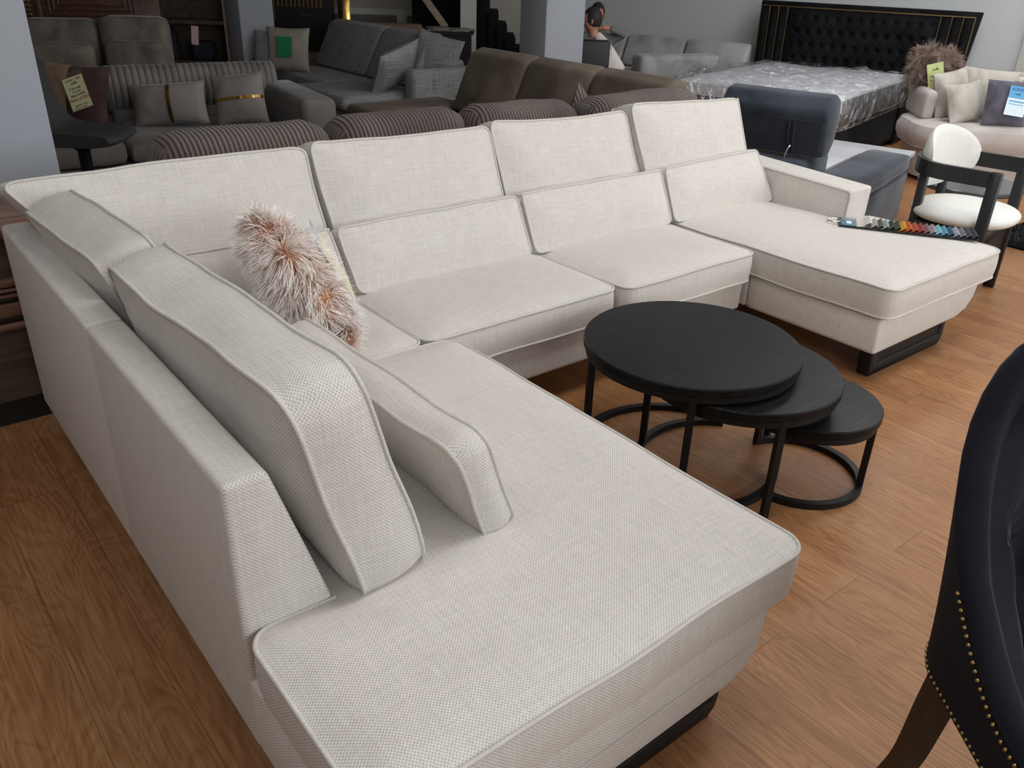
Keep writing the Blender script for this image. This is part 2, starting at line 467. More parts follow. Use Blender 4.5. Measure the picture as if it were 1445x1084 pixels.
def pillow(w, h, t, pinch=.07, n=18, wr=.006, seed=0, flat=.0):
    """knife-edged scatter cushion, width x, height z, thickness y; stands on z=0"""
    bm = bmesh.new(); V = {}
    for sgn in (1, -1):
        for i in range(n + 1):
            for j in range(n + 1):
                u, v = 2 * i / n - 1, 2 * j / n - 1
                edge = i in (0, n) or j in (0, n)
                if sgn == -1 and edge: V[(sgn, i, j)] = V[(1, i, j)]; continue
                x = w / 2 * u * (1 - pinch * (1 - v * v)); z = h / 2 + h / 2 * v * (1 - pinch * (1 - u * u))
                th = t / 2 * max(0, (1 - u * u) * (1 - v * v)) ** .42 * sgn
                p = Vector((x, th, z)); k = noise.noise(Vector((x * 9 + seed, z * 9, seed + sgn))) * wr * (0 if edge else 1)
                p.y += k
                V[(sgn, i, j)] = bm.verts.new(p)
        for i in range(n):
            for j in range(n):
                q = [V[(sgn, i, j)], V[(sgn, i + 1, j)], V[(sgn, i + 1, j + 1)], V[(sgn, i, j + 1)]]
                bm.faces.new(q if sgn == 1 else q[::-1])
    return bm

def fur(name, bm_surface, count, length, colors, parent, width=.0035, gravity=.5, curl=.02, seed=1, clump=14, comb=None, seg=4):
    """long pile: tapered ribbons rooted on a surface (bmesh in world coordinates)"""
    rs = np.random.default_rng(seed)
    bmesh.ops.triangulate(bm_surface, faces=bm_surface.faces[:])
    tri = np.array([[v.co[:] for v in f.verts] for f in bm_surface.faces])
    nrm = np.cross(tri[:, 1] - tri[:, 0], tri[:, 2] - tri[:, 0]); ar = np.linalg.norm(nrm, axis=1) / 2
    nrm /= np.maximum(1e-9, 2 * ar)[:, None]
    cen = tri.mean((0, 1))
    fl = ((tri.mean(1) - cen) * nrm).sum(1) < 0; nrm[fl] *= -1
    idx = rs.choice(len(tri), count, p=ar / ar.sum())
    a, b = rs.random(count), rs.random(count); sw = a + b > 1; a[sw] = 1 - a[sw]; b[sw] = 1 - b[sw]
    p = tri[idx, 0] + a[:, None] * (tri[idx, 1] - tri[idx, 0]) + b[:, None] * (tri[idx, 2] - tri[idx, 0])
    nn = nrm[idx]; V = []; Fc = []; col = []
    g = np.array([0, 0, -1.0])
    for i in range(count):
        q = Vector(p[i]); ck = q * clump
        fl = np.array(noise.noise_vector(ck)[:]) * 1.1; f2 = np.array(noise.noise_vector(ck * 2.3 + Vector((9, 3, 1)))[:])
        L = length * (.55 + .6 * rs.random())
        d = nn[i] * .6 + fl * 1.1 + rs.normal(size=3) * .16 + (comb if comb is not None else 0); d /= np.linalg.norm(d)
        tone = noise.noise(q * 9 + Vector((seed, 0, 0))) * .5 + .5
        k = min(1, max(0, (tone - .3) * 2.2 + rs.normal() * .22))
        c0 = np.array(colors[0]) * (1 - k) + np.array(colors[1]) * k; c1 = np.array(colors[2])
        cur = p[i].copy(); base = len(V)
        side = np.cross(d, rs.normal(size=3)); side /= np.linalg.norm(side) + 1e-9
        for s_ in range(seg + 1):
            t = s_ / seg; w = width * (1 - t * .85)
            V.append(cur - side * w / 2); V.append(cur + side * w / 2)
            cc = c0 * (1 - t ** .75) + c1 * t ** .75; col += [cc, cc]
            d = d + g * gravity / seg + f2 * curl * 60 / seg * (.5 + t); d = d / np.linalg.norm(d)
            cur = cur + d * L / seg
        for s_ in range(seg):
            o = base + 2 * s_; Fc.append((o, o + 1, o + 3, o + 2))
    bm_surface.free()
    base = np.array(LOC[parent.name][:])
    me = bpy.data.meshes.new(name); me.from_pydata([tuple(v - base) for v in V], [], Fc)
    ca = me.color_attributes.new('strand', 'FLOAT_COLOR', 'POINT')
    ca.data.foreach_set('color', np.c_[np.array(col), np.ones(len(col))].astype(np.float32).ravel())
    me.shade_smooth(); me.materials.append(M['fur'])
    o = bpy.data.objects.new(name, me); C.objects.link(o); o.parent = parent; LOC[o.name] = LOC[parent.name]
    o['kind'] = 'stuff'
    return o

def card(X, w, h, z=0.0008):
    b = BM(); box(b, -w / 2, w / 2, -z / 2, z / 2, -h / 2, h / 2); bmesh.ops.transform(b, matrix=X, verts=b.verts); return b
def words(name, txt, size, X, m, parent, x, z):
    """lettering standing on the +-y face of a card: X maps card space (x right, z up, -y towards the reader)"""
    cu = bpy.data.curves.new(name, 'FONT'); cu.body = txt; cu.size = size; cu.extrude = .0003; cu.align_x = 'CENTER'; cu.align_y = 'CENTER'
    cu.shear = .25; cu.offset = size * .012
    cu.materials.append(m)
    tmp = bpy.data.objects.new('t', cu); me = bpy.data.meshes.new_from_object(tmp)
    bpy.data.objects.remove(tmp); bpy.data.curves.remove(cu)
    o = bpy.data.objects.new(name, me); C.objects.link(o); o.parent = parent
    o.matrix_local = Matrix.Translation(-LOC[parent.name]) @ X @ Matrix.Translation((x, -.0013, z)) @ Matrix.Rotation(PI / 2, 4, 'X')
    return o

# ------------------------------------------------------------------ the room
FX0, FX1, FY0, FY1, HC = -4.0, 12.5, -2.6, 14.0, 3.1
struct('floor', box(BM(), FX0, FX1, FY0, FY1, -.06, 0), M['floor'], smooth=False)
struct('ceiling', box(BM(), FX0, FX1, FY0, FY1, HC, HC + .08), M['ceiling'], smooth=False)
struct('wall_left', box(BM(), FX0 - .1, FX0, FY0, FY1, 0, HC), M['wall'], smooth=False)
WX = Fr(8.19, 5.83, 104.4)                      # right-hand wall: local x runs along it, y<0 is the room
struct('wall_right', box(BM(), -8.9, 5.4, -.12, 0, 0, HC), M['wall'], X=WX @ Matrix.Translation((0, 0, 0)), smooth=False)
BX = Fr(5.75, 9.75, -37)                        # back wall
struct('wall_back', box(BM(), -9.0, 3.6, 0, .12, 0, HC), M['wall_back'], X=BX, smooth=False)
# glazed shop front behind the camera
b = BM(); box(b, FX0, FX1, FY0 - .1, FY0, 0, 1.0); box(b, FX0, FX1, FY0 - .1, FY0, 2.75, HC)
for k in range(7): box(b, FX0 + k * 2.75 - .05, FX0 + k * 2.75 + .05, FY0 - .1, FY0, 1.0, 2.75)
struct('wall_front', b, M['trim'], smooth=False)
# panelling on the back wall
b = BM()
for x0, x1 in ((-1.55, -.75), (-.62, .20), (.33, .95)): box(b, x0, x1, -.012, 0, .2, .80)
struct('trim_1', b, M['panel_grey'], X=BX, smooth=False)
b = BM()
box(b, -1.6, 1.0, -.02, -.0005, .80, .87)
for x in (-.685, .265): box(b, x - .06, x + .06, -.02, -.0005, .1, .80)
struct('trim_2', b, M['trim'], X=BX, smooth=False)

def column(name, x0, x1, y0, y1):
    b = BM(); box(b, x0, x1, y0, y1, 0, HC - .002, .008, 2)
    return struct(name, b, M['column'])
column('column_center', 4.74, 5.16, 5.47, 5.80)
column('column_left', -.05, .635, 3.36, 3.95)
column('column_back', 3.45, 3.80, 8.5, 8.85)

# ------------------------------------------------------------------ the white sectional sofa
SO = (2.1, 1.9, 0)
sofa = thing('sectional_sofa', SO, 'large U-shaped cream linen sectional sofa with two chaise ends filling the showroom floor', 'sofa')
S, P_ = M['sofa'], M['piping']
def piping(loops, parent, r=.0044):
    b = BM()
    for l in loops: tube(b, l, r, True, 8)
    return ob('piping', b, P_, parent)
prof = [(.345, .13), (.345, .733), (.425, .735), (.522, .415), (.522, .13)]
for y0, y1 in ((1.135, 1.9235), (1.9265, 2.86)):
    ob('backrest', prism(BM(), prof, y0, y1, 'y', .012, 3), S, sofa)
ob('backrest', prism(BM(), [(2.86, .13), (2.86, .735), (2.80, .735), (2.755, .415), (2.755, .13)], .53, 3.69, 'x', .012, 3), S, sofa)
arm = ob('armrest', prism(BM(), [(2.04, .13), (2.03, .566), (2.86, .602), (2.86, .13)], 3.70, 3.885, 'x', .014, 3), S, sofa)
b = BM(); tube(b, [(3.699, 2.86, .594), (3.699, 2.05, .560), (3.699, 2.035, .553), (3.70, 2.032, .53), (3.70, 2.036, .43)], .004)
ob('piping', b, P_, arm)
# bases
b = prism(BM(), [(.347, .312), (.347, .135), (.355, .125), (1.19, .13), (1.25, .145), (1.28, .18), (1.30, .312)], .692, 1.98, 'y', .01, 2)
ob('base', b, S, sofa)
b = BM(); tube(b, [(.40, .6905, .214), (1.28, .6905, .214)], .0022, n=6)
ob('seam', b, P_, sofa)
ob('base', box(BM(), .53, 2.945, 2.02, 2.754, .15, .303, .012, 2), S, sofa)
b = prism(BM(), [(2.985, .30), (2.985, .155), (2.995, .147), (3.66, .15), (3.74, .17), (3.79, .22), (3.81, .30)], 1.405, 2.02, 'y', .01, 2)
ob('base', b, S, sofa)
ob('base', box(BM(), 2.985, 3.69, 2.021, 2.754, .15, .303, .012, 2), S, sofa)
SEATS = [
    ([(.345, .685), (1.385, .685), (1.385, 1.985), (.524, 1.985), (.524, 1.134), (.345, 1.134)], .055),
    ([(.524, 1.992), (1.288, 1.992), (1.288, 2.752), (.524, 2.752)], .05),
    ([(1.296, 1.995), (2.146, 1.995), (2.146, 2.752), (1.296, 2.752)], .05),
    ([(2.154, 1.965), (2.93, 1.965), (2.93, 2.752), (2.154, 2.752)], .05),
    ([(2.975, 1.378), (3.89, 1.378), (3.89, 2.028), (3.697, 2.028), (3.697, 2.752), (2.975, 2.752)], .055),
]
for i, (poly, r) in enumerate(SEATS):
    zc = .3625
    def F(p, i=i):
        q = wob(Vector((p.x, p.y, p.z + zc)), .005, 4.2, i * 7.1)
        return q
    bm, lt, lb = pad(poly, .115, .022, 0, .005, r, .03, .06, F, 4)
    o = ob('seat_cushion', bm, S, sofa)
    piping((lt, lb) if i else (lt,), o)
# sled legs
def sled(x0, x1, y0, d, h):
    b = BM()
    prism(b, [(x0, h), (x0, .012), (x0 + .012, 0), (x1 - .03, 0), (x1 - .008, .015), (x1, .04), (x1, h), (x1 - .03, h), (x1 - .03, .05), (x0 + .05, .05), (x0 + .05, h)], y0, y0 + d, 'y', .003, 1)
    box(b, x0 + .045, x1 - .025, y0 + .008, y0 + .014, .045, h)
    return ob('sled_leg', b, M['sled'], sofa)
sled(.42, 1.23, .73, .055, .134)
sled(3.09, 3.70, 1.455, .055, .153)
sled(.42, 1.20, 2.62, .055, .14)
sled(3.09, 3.66, 2.62, .055, .153)
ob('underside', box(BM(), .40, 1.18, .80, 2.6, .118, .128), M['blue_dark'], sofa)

# ------------------------------------------------------------------ loose cushions of the sofa
def bil(q00, q10, q11, q01, u, v):
    q00, q10, q11, q01 = map(Vector, (q00, q10, q11, q01))
    return q00 * (1 - u) * (1 - v) + q10 * u * (1 - v) + q11 * u * v + q01 * (1 - u) * v
def cushion(name, q, T, bulge, label, group, r=.034, wa=.006, seed=0, back=None, step=.035, s=.10, cat='cushion', sag=0):
    """boxed cushion whose front face has corners q = bottom-left, bottom-right, top-right, top-left"""
    Q = [Vector(p) for p in q]
    W = (Q[1] - Q[0]).length; H = (Q[3] - Q[0]).length
    nrm = (Q[1] - Q[0]).cross(Q[3] - Q[0]).normalized()
    def F(p):
        u, v = p.x / W, p.y / H
        c = bil(*Q, u, v)
        if sag: c.z -= sag * math.sin(PI * u) * v
        c = c + nrm * (p.z - T / 2)
        return wob(c, wa, 5.5, seed)
    bm, lt, lb = pad([(0, 0), (W, 0), (W, H), (0, H)], T, bulge, bulge * .7 if back is None else back, .009, r, step, s, F, 4)
    o = ob(name, bm, S, None, origin=tuple((Q[0] + Q[1]) / 2 - nrm * T / 2))
    piping((lt, lb), o, .0048)
    tag(o, label, cat, group)
    return o
G1, G2 = 'loose back cushions of the cream sofa', 'low lumbar cushions of the cream sofa'
cushion('back_cushion', [(.70, 2.555, .435), (1.30, 2.555, .435), (1.27, 2.705, .90), (.342, 2.70, .892)], .125, .04,
        'wide cream back cushion in the far corner, behind the shaggy pillow', G1, seed=1, back=.008)
cushion('back_cushion', [(1.335, 2.555, .435), (2.10, 2.555, .435), (2.062, 2.705, .898), (1.293, 2.705, .91)], .125, .04,
        'cream back cushion second along the back row, facing the middle seats', G1, seed=2, back=.008, sag=.01)
cushion('back_cushion', [(2.115, 2.555, .435), (2.905, 2.555, .435), (2.825, 2.70, .90), (2.07, 2.705, .913)], .125, .04,
        'cream back cushion third along the back row, with a dented top edge', G1, seed=3, back=.008, sag=.014)
cushion('back_cushion', [(2.92, 2.54, .435), (3.685, 2.55, .435), (3.63, 2.70, .894), (2.85, 2.69, .925)], .13, .04,
        'cream back cushion nearest the armrest, tallest of the back row', G1, seed=4, back=.008)
# left side: faces +x
cushion('back_cushion', [(.70, 2.055, .44), (.68, 2.50, .44), (.515, 2.67, .862), (.55, 2.055, .868)], .135, .035,
        'cream back cushion on the left side, between the big near cushion and the corner', G1, seed=5, back=.03)
cushion('back_cushion', [(.705, 1.085, .435), (.70, 2.035, .435), (.56, 2.03, .872), (.595, 1.14, .878)], .135, .045,
        'big cream back cushion standing at the near end of the left side', G1, r=.07, seed=6, back=.04, wa=.012)
cushion('lumbar_cushion', [(.78, 2.445, .432), (1.285, 2.445, .432), (1.262, 2.535, .655), (.76, 2.535, .652)], .07, .025,
        'cream lumbar cushion half hidden behind the shaggy pillow', G2, r=.026, seed=11, back=.01)
cushion('lumbar_cushion', [(1.315, 2.445, .432), (2.10, 2.445, .432), (2.082, 2.535, .655), (1.292, 2.535, .652)], .07, .03,
        'cream lumbar cushion on the left of the two middle seats', G2, r=.026, seed=12, back=.01)
cushion('lumbar_cushion', [(2.125, 2.445, .432), (2.935, 2.445, .432), (2.922, 2.535, .656), (2.108, 2.535, .655)], .07, .03,
        'cream lumbar cushion on the middle seat beside the right-hand chaise', G2, r=.026, seed=13, back=.01)
cushion('lumbar_cushion', [(2.96, 2.445, .432), (3.692, 2.445, .432), (3.63, 2.535, .676), (2.95, 2.535, .66)], .07, .03,
        'cream lumbar cushion at the back of the right-hand chaise by the armrest', G2, r=.026, seed=14, back=.01)
cushion('lumbar_cushion', [(.932, 1.095, .43), (.925, 1.86, .432), (.83, 1.86, .67), (.845, 1.115, .672)], .075, .03,
        'cream lumbar cushion leaning in front of the big near left cushion', G2, r=.045, seed=15, back=.025, wa=.010)

# shaggy pillow in the corner
def shaggy(name, X, w, h, t, count, length, colors, label, seed, width=.003, gravity=.4, comb=None):
    bm = pillow(w, h, t, .04, 16, 0, seed); bm2 = bm.copy()
    base = X @ Vector((0, 0, 0))
    o = ob(name, bm, plain(name + '_backing', colors[1], .9), None, X=X, origin=base)
    bmesh.ops.transform(bm2, matrix=X, verts=bm2.verts)
    fur('fur_pile', bm2, count, length, colors, o, width, gravity, seed=seed, comb=comb)
    tag(o, label, 'pillow')
    return o
def stand(x, y, z, az, lean, roll_=0):
    return Matrix.Translation((x, y, z)) @ Matrix.Rotation(D(az), 4, 'Z') @ Matrix.Rotation(D(-lean), 4, 'X') @ Matrix.Rotation(D(roll_), 4, 'Y')
FX = stand(1.07, 2.19, .455, 82, 27)
fp = shaggy('shaggy_pillow', FX, .385, .375, .16, 24000, .060, [srgb(190, 112, 52), srgb(226, 180, 138), srgb(255, 254, 252)],
            'shaggy tan and white faux fur pillow in the sofa corner', 3, .0034, .6, np.array([-.1, -.2, -.15]))
T7 = FX @ Matrix.Translation((-.03, -.116, .17)) @ Matrix.Rotation(D(-16), 4, 'Z') @ Matrix.Rotation(D(-12), 4, 'Y')
pt = ob('price_tag', card(T7, .13, .20), M['tag_yellow'], fp)
ps = BM(); box(ps, -.072, .072, -.0032, -.0026, -.108, .155); ob('plastic_sleeve', ps, M['sleeve'], pt, X=T7)
ps = BM(); box(ps, -.065, .065, -.0012, .0012, .102, .145); ob('tag_header', ps, plain('lilac_card', srgb(196, 194, 202), .5), pt, X=T7)

# ------------------------------------------------------------------ nesting tables
def ring_pts(cx, cy, r, a0, a1, z, n=48):
    return [(cx + r * math.cos(a0 + (a1 - a0) * k / n), cy + r * math.sin(a0 + (a1 - a0) * k / n), z) for k in range(n + 1)]
def flat_ring(b, cx, cy, r, w, h, a0, a1, n=56):
    rows = []
    for k in range(n + 1):
        a = a0 + (a1 - a0) * k / n; c, s = math.cos(a), math.sin(a)
        rows.append([b.verts.new((cx + q * c, cy + q * s, z)) for q, z in ((r, .001), (r, h), (r - w, h), (r - w, .001))])
    for p, q in zip(rows, rows[1:]):
        for k in range(4): b.faces.new((p[k], p[(k + 1) % 4], q[(k + 1) % 4], q[k]))
    b.faces.new(rows[0][::-1]); b.faces.new(rows[-1])
def table(cx, cy, r, h, legs, gap, label, fast=True):
    t = thing('nesting_table', (cx, cy, 0), label, 'table', 'nest of round black coffee tables')
    ob('tabletop', lathe(BM(), [(0, h - .028), (r - .004, h - .028), (r, h - .024), (r, h - .004), (r - .004, h), (0, h)], cx, cy, 96), M['black_wood'], t, sharp=35)
    b = BM(); flat_ring(b, cx, cy, r - .006, .022, .022, *gap)
    ob('base_ring', b, M['black_metal'], t, smooth=False)
    b = BM(); lathe(b, [(r - .03, h - .05), (r - .008, h - .05), (r - .008, h - .029), (r - .03, h - .029)], cx, cy, 64)
    ob('apron', b, M['black_metal'], t, sharp=35)
    for a in legs:
        x, y = cx + (r - .018) * math.cos(a), cy + (r - .018) * math.sin(a)
        b = BM(); box(b, -.011, .011, -.011, .011, .002, h - .03, .002, 1)
        ob('leg', b, M['black_metal'], t, X=Matrix.Translation((x, y, 0)) @ Matrix.Rotation(a, 4, 'Z'), smooth=False)
    return t
table(1.985, 1.515, .343, .43, [D(152), D(222), D(20), D(300)], (D(20), D(300)), 'largest and tallest round black wood coffee table of the nest')
table(2.062, 1.368, .306, .372, [D(116), D(242), D(8)], (D(40), D(130)), 'middle-height round black coffee table half under the largest one')
table(2.225, 1.207, .217, .282, [D(-65), D(190), D(75)], (D(-170), D(75)), 'smallest and lowest round black coffee table, outermost of the nest')

# ------------------------------------------------------------------ swatch hanger on the chaise
SX = Fr(3.58, 1.985, -57, .4475) @ Matrix.Diagonal((1.08, 1.55, 1.05, 1))
sw = thing('fabric_swatch_card', (3.565, 1.985, .4475), 'long black card of folded fabric swatches lying on the right-hand chaise', 'swatches')
ob('backing_board', box(BM(), -.01, .53, -.045, .045, -.001, .003), M['board'], sw, X=SX)
lab = ob('label_card', box(BM(), 0, .06, -.042, .042, .0035, .0055), plain('teal_label', srgb(56, 112, 126), .4), sw, X=SX)
ob('label_patch', box(BM(), .022, .042, -.022, .004, .0056, .0062), M['tag_white'], lab, X=SX)
ob('label_strip', box(BM(), .002, .058, .012, .040, .0056, .0060), plain('grey_label_print', srgb(120, 128, 138), .4), lab, X=SX)
b = BM(); tube(b, [(-.055, -.01, .004), (-.03, -.022, .006), (-.005, -.015, .006), (-.005, .015, .006), (-.03, .022, .006), (-.055, .01, .004), (-.055, -.01, .004)], .003)
ob('hanger_hook', b, M['chrome'], sw, X=SX)
cols = [(206, 202, 194), (196, 194, 188), (168, 168, 162), (96, 90, 80), (150, 164, 160), (58, 66, 54), (70, 78, 62), (214, 152, 44), (184, 92, 50), (168, 84, 54), (150, 60, 56), (128, 100, 104), (156, 142, 146), (128, 178, 196), (96, 148, 160), (52, 84, 114), (152, 160, 166), (110, 114, 124), (70, 70, 76), (58, 58, 64)]
for i, c in enumerate(cols):
    x0 = .062 + i * .0226; L = .055 if i == 0 else .034; hh = .026 if i == 0 else .019
    pts = [(x0, .004), (x0 + L * .45, .008), (x0 + L * .7, hh * .75), (x0 + L * .92, hh), (x0 + L * 1.05, hh * .85), (x0 + L, hh * .55), (x0 + L * .8, hh * .36)]
    cv = curve3([(p[0], 0, p[1]) for p in pts], 4); b = BM()
    ring = [(p.x, p.z) for p in cv]
    ob('swatch', prism(BM(), ring + [(x - .0015, z - .0018) for x, z in ring[::-1]], -.042, .042, 'y'), velvet('swatch_%d' % i, srgb(*[int(q * .92) for q in c]), srgb(*c), 30, .1), sw, X=SX)

# ------------------------------------------------------------------ white armchair with black frame
wc = thing('dining_armchair', (4.40, 1.79, 0), 'cream round-seat dining armchair with black flat-bar frame beyond the chaise', 'chair')
X = Fr(4.40, 1.79, -82)
def ell_pad(a, c, z0, z1, cx=0, cy=0, n=56, pw=2.4):
    b = BM(); h = (z1 - z0) / 2; zc = (z0 + z1) / 2; rows = []
    for k in range(-8, 9):
        t = k / 8 * PI / 2; rr = max(0, math.cos(t)) ** .45; z = zc + h * math.sin(t)
        rows.append((rr, z))
    R_ = []
    for rr, z in rows:
        if rr < 1e-3: R_.append([b.verts.new((cx, cy, z))]); continue
        row = []
        for k in range(n):
            th = 2 * PI * k / n; cs, sn = math.cos(th), math.sin(th)
            q = (abs(cs) ** pw + abs(sn) ** pw) ** (-1 / pw)
            row.append(b.verts.new((cx + a * rr * q * cs, cy + c * rr * q * sn, z)))
        R_.append(row)
    for p, q in zip(R_, R_[1:]):
        for k in range(n):
            k2 = (k + 1) % n
            if len(p) == 1: b.faces.new((p[0], q[k], q[k2]))
            elif len(q) == 1: b.faces.new((p[k], p[k2], q[0]))
            else: b.faces.new((p[k], p[k2], q[k2], q[k]))
    return b
ob('seat', ell_pad(.245, .25, .375, .468, .0), M['white_fab'], wc, X=X)
# curved backrest
b = BM(); n, mrows = 20, 12; V = {}
for s_ in (1, -1):
    for i in range(n + 1):
        for j in range(mrows + 1):
            u, v = 2 * i / n - 1, 2 * j / mrows - 1
            f = math.sqrt(1 - .5 * v * v); g = math.sqrt(1 - .5 * u * u)
            uu, vv = u * f, v * g
            ang = uu * 1.0 + .25; Rr = .25
            th = .032 * max(0, 1 - (uu * uu + vv * vv)) ** .5 * s_
            rad = Rr + th
            p = Vector((-rad * math.cos(ang) + .02, rad * math.sin(ang), .655 + vv * .155))
            if s_ == -1 and (i in (0, n) or j in (0, mrows)): V[(s_, i, j)] = V[(1, i, j)]
            else: V[(s_, i, j)] = b.verts.new(p)
    for i in range(n):
        for j in range(mrows):
            q = [V[(s_, i, j)], V[(s_, i + 1, j)], V[(s_, i + 1, j + 1)], V[(s_, i, j + 1)]]
            b.faces.new(q)
br_ = ob('backrest', b, M['white_fab'], wc, X=X)
def bar(b, pts, w, h):
    """flat bar along pts: w horizontal thickness, h vertical height"""
    pts = [Vector(p) for p in pts]; rows = []
    for i, p in enumerate(pts):
        d = pts[min(i + 1, len(pts) - 1)] - pts[max(0, i - 1)]; d.z = 0; d.normalize(); s = Vector((-d.y, d.x, 0))
        rows.append([b.verts.new(p + s * (w / 2 * a) + Vector((0, 0, h / 2 * c))) for a, c in ((-1, -1), (1, -1), (1, 1), (-1, 1))])
    for p, q in zip(rows, rows[1:]):
        for k in range(4): b.faces.new((p[k], p[(k + 1) % 4], q[(k + 1) % 4], q[k]))
    b.faces.new(rows[0][::-1]); b.faces.new(rows[-1])
b = BM()
arc = [(.17, -.245, .64), (-.06, -.245, .64)] + [(-.06 - .205 * math.sin(a), -.245 * math.cos(a), .64) for a in np.linspace(.15, PI - .15, 18)] + [(-.06, .245, .64), (.17, .245, .64)]
bar(b, arc, .024, .072)
ob('arm_rail', b, M['black_frame'], wc, X=X, smooth=False)
for sy in (-1, 1):
    ob('leg', box(BM(), .125, .178, sy * .245 - .016, sy * .245 + .016, 0, .676, .004, 1), M['black_frame'], wc, X=X)
    ob('leg', box(BM(), -.205, -.165, sy * .16 - .016, sy * .16 + .016, 0, .645, .004, 1), M['black_frame'], wc, X=X)
ob('seat_frame', box(BM(), -.19, .16, -.20, .20, .31, .38, .004, 1), M['black_frame'], wc, X=X)
ob('front_apron', box(BM(), .14, .16, -.23, .23, .10, .34), M['black_frame'], wc, X=X)

# ------------------------------------------------------------------ near tufted dining chair (right edge of the frame)
TX = Fr(1.43, .045, -127)
tc_ = thing('tufted_chair', (1.43, .045, 0), 'midnight velvet button-tufted dining chair with nailhead trim at the right edge', 'chair')
def shell(off, lean, ztop, tuft=False, ns=64, nz=36):
    rows = []
    for i in range(ns + 1):
        s = 2 * i / ns - 1; a = abs(s); sg = 1 if s > 0 else -1
        if a < .45: x, y = -.24, a / .45 * .17; nx, ny = -1, 0
        elif a < .75:
            th = (a - .45) / .30 * PI / 2; x, y = -.24 + .12 - .12 * math.cos(th), .17 + .12 * math.sin(th); nx, ny = -math.cos(th), math.sin(th)
        else: x, y = -.12 + (a - .75) / .25 * .30, .29 + (a - .75) * .05; nx, ny = 0, 1
        y *= sg; ny *= sg
        k = min(1, max(0, (a - .42) / .50)); k = k * k * (3 - 2 * k)
        zt = ztop - .47 * k - .03 * math.cos(a * PI) * 0
        row = []
        for j in range(nz + 1):
            v = j / nz; z = .40 + (zt - .40) * v
            fl = lean * ((z - .40) / .6) ** 1.3
            o = off
            if tuft:
                uu, vv = s * 4.2, z / .15
                p_, q_ = uu + vv, uu - vv
                h = (abs(math.sin(PI * p_ / 2)) * abs(math.sin(PI * q_ / 2))) ** .45
                o = off - .030 * h * min(1, (1 - v) * 7) + (.02 if v > .93 else 0)
            row.append((x + nx * (o + fl), y + ny * (o + fl * .8), z))
        rows.append(row)
    return rows
outer = shell(.035, .085, .97); inner = shell(-.035, .085, .97, True)
def skin_rows(b, rows, flip=False):
    V = [[b.verts.new(p) for p in r] for r in rows]
    for i in range(len(V) - 1):
        for j in range(len(V[0]) - 1):
            q = (V[i][j], V[i + 1][j], V[i + 1][j + 1], V[i][j + 1]); b.faces.new(q[::-1] if flip else q)
    return V
b = BM(); skin_rows(b, outer); ob('outer_shell', b, M['tuft_out'], tc_, X=TX)
b = BM(); Vi = skin_rows(b, inner, True)
for (r0, r1) in zip(inner, inner[1:]): pass
# padded rolled rim joining inner and outer faces
rim = []
for ro, ri in zip(outer, inner):
    po, pi_ = Vector(ro[-1]), Vector(ri[-1]); c = (po + pi_) / 2; h = (po - pi_) / 2
    rim.append([tuple(c + h * math.cos(t) + Vector((0, 0, .022)) * math.sin(t)) for t in np.linspace(0, PI, 9)])
skin_rows(b, rim)
ends = []
for e in (0, -1):
    ro, ri = outer[e], inner[e]
    skin_rows(b, [[ro[j], tuple((Vector(ro[j]) + Vector(ri[j])) / 2 + Vector((.03, 0, 0))), ri[j]] for j in range(len(ro))])
bmesh.ops.remove_doubles(b, verts=b.verts, dist=.0005)
ob('tufted_back', b, M['tuft'], tc_, X=TX)
ob('seat', ell_pad(.27, .275, .37, .50, .06, 0, 48, 3.5), M['tuft'], tc_, X=TX)
# nailhead trim along the rim and the lower rail
b = BM()
def nails(path, n):
    P = [Vector(p) for p in path]; L = [0]
    for a, c in zip(P, P[1:]): L.append(L[-1] + (c - a).length)
    for k in range(n):
        d = L[-1] * (k + .5) / n
        i = max(0, min(len(P) - 2, next((q for q in range(len(L) - 1) if L[q + 1] >= d), len(P) - 2)))
        p = P[i].lerp(P[i + 1], (d - L[i]) / max(1e-6, L[i + 1] - L[i]))
        bmesh.ops.create_icosphere(b, subdivisions=1, radius=.0038, matrix=Matrix.Translation(p))
nails([Vector(r[-1]) + Vector((0, 0, -.006)) + Vector((r[-1][0] * 0, math.copysign(.003, r[-1][1]), 0)) for r in outer[:9]], 26)
ob('nailhead_trim', b, M['brass'], tc_, X=TX); b = BM()
nails([Vector(r[0]) + Vector((0, 0, .008)) for r in outer], 110)
nl = ob('nailhead_trim', b, M['brass'], tc_, X=TX)
for sx, sy in ((-1, -1), (-1, 1), (1, -1), (1, 1)):
    if sx < 0: pts = curve3([(-.20, sy * .23, .42), (-.215, sy * .24, .25), (-.225, sy * .25, .10), (-.25, sy * .26, 0)], 6)
    else: pts = [(.24, sy * .24, .40), (.245, sy * .245, 0)]
    ob('leg', tube(BM(), pts, lambda t: .026 - .009 * t, False, 4, True), M['dark_leg'], tc_, X=TX)

# ------------------------------------------------------------------ brown corduroy corner sofa behind
cs_ = thing('corduroy_sofa', (3.2, 4.0, 0), 'brown corduroy corner sofa standing back to back with the cream sofa', 'sofa')
K = M['corduroy']
ob('base', box(BM(), .95, 3.55, 3.26, 4.1, .06, .30, .03, 3), K, cs_)
ob('base', box(BM(), 3.56, 4.18, 3.26, 5.9, .06, .30, .03, 3), M['suede'], cs_)
ob('seat', box(BM(), .95, 3.30, 3.55, 4.15, .305, .43, .04, 3), K, cs_)
ob('seat', box(BM(), 3.15, 3.78, 3.62, 5.48, .305, .43, .04, 3), M['suede'], cs_)
ob('backrest', box(BM(), .95, 3.55, 3.14, 3.27, .06, .66, .04, 3), K, cs_)
ob('backrest', box(BM(), 4.06, 4.2, 3.26, 5.5, .06, .66, .04, 3), M['suede'], cs_)
ob('foot_end', box(BM(), 3.13, 4.0, 5.49, 5.9, .06, .47, .05, 4), M['suede'], cs_)
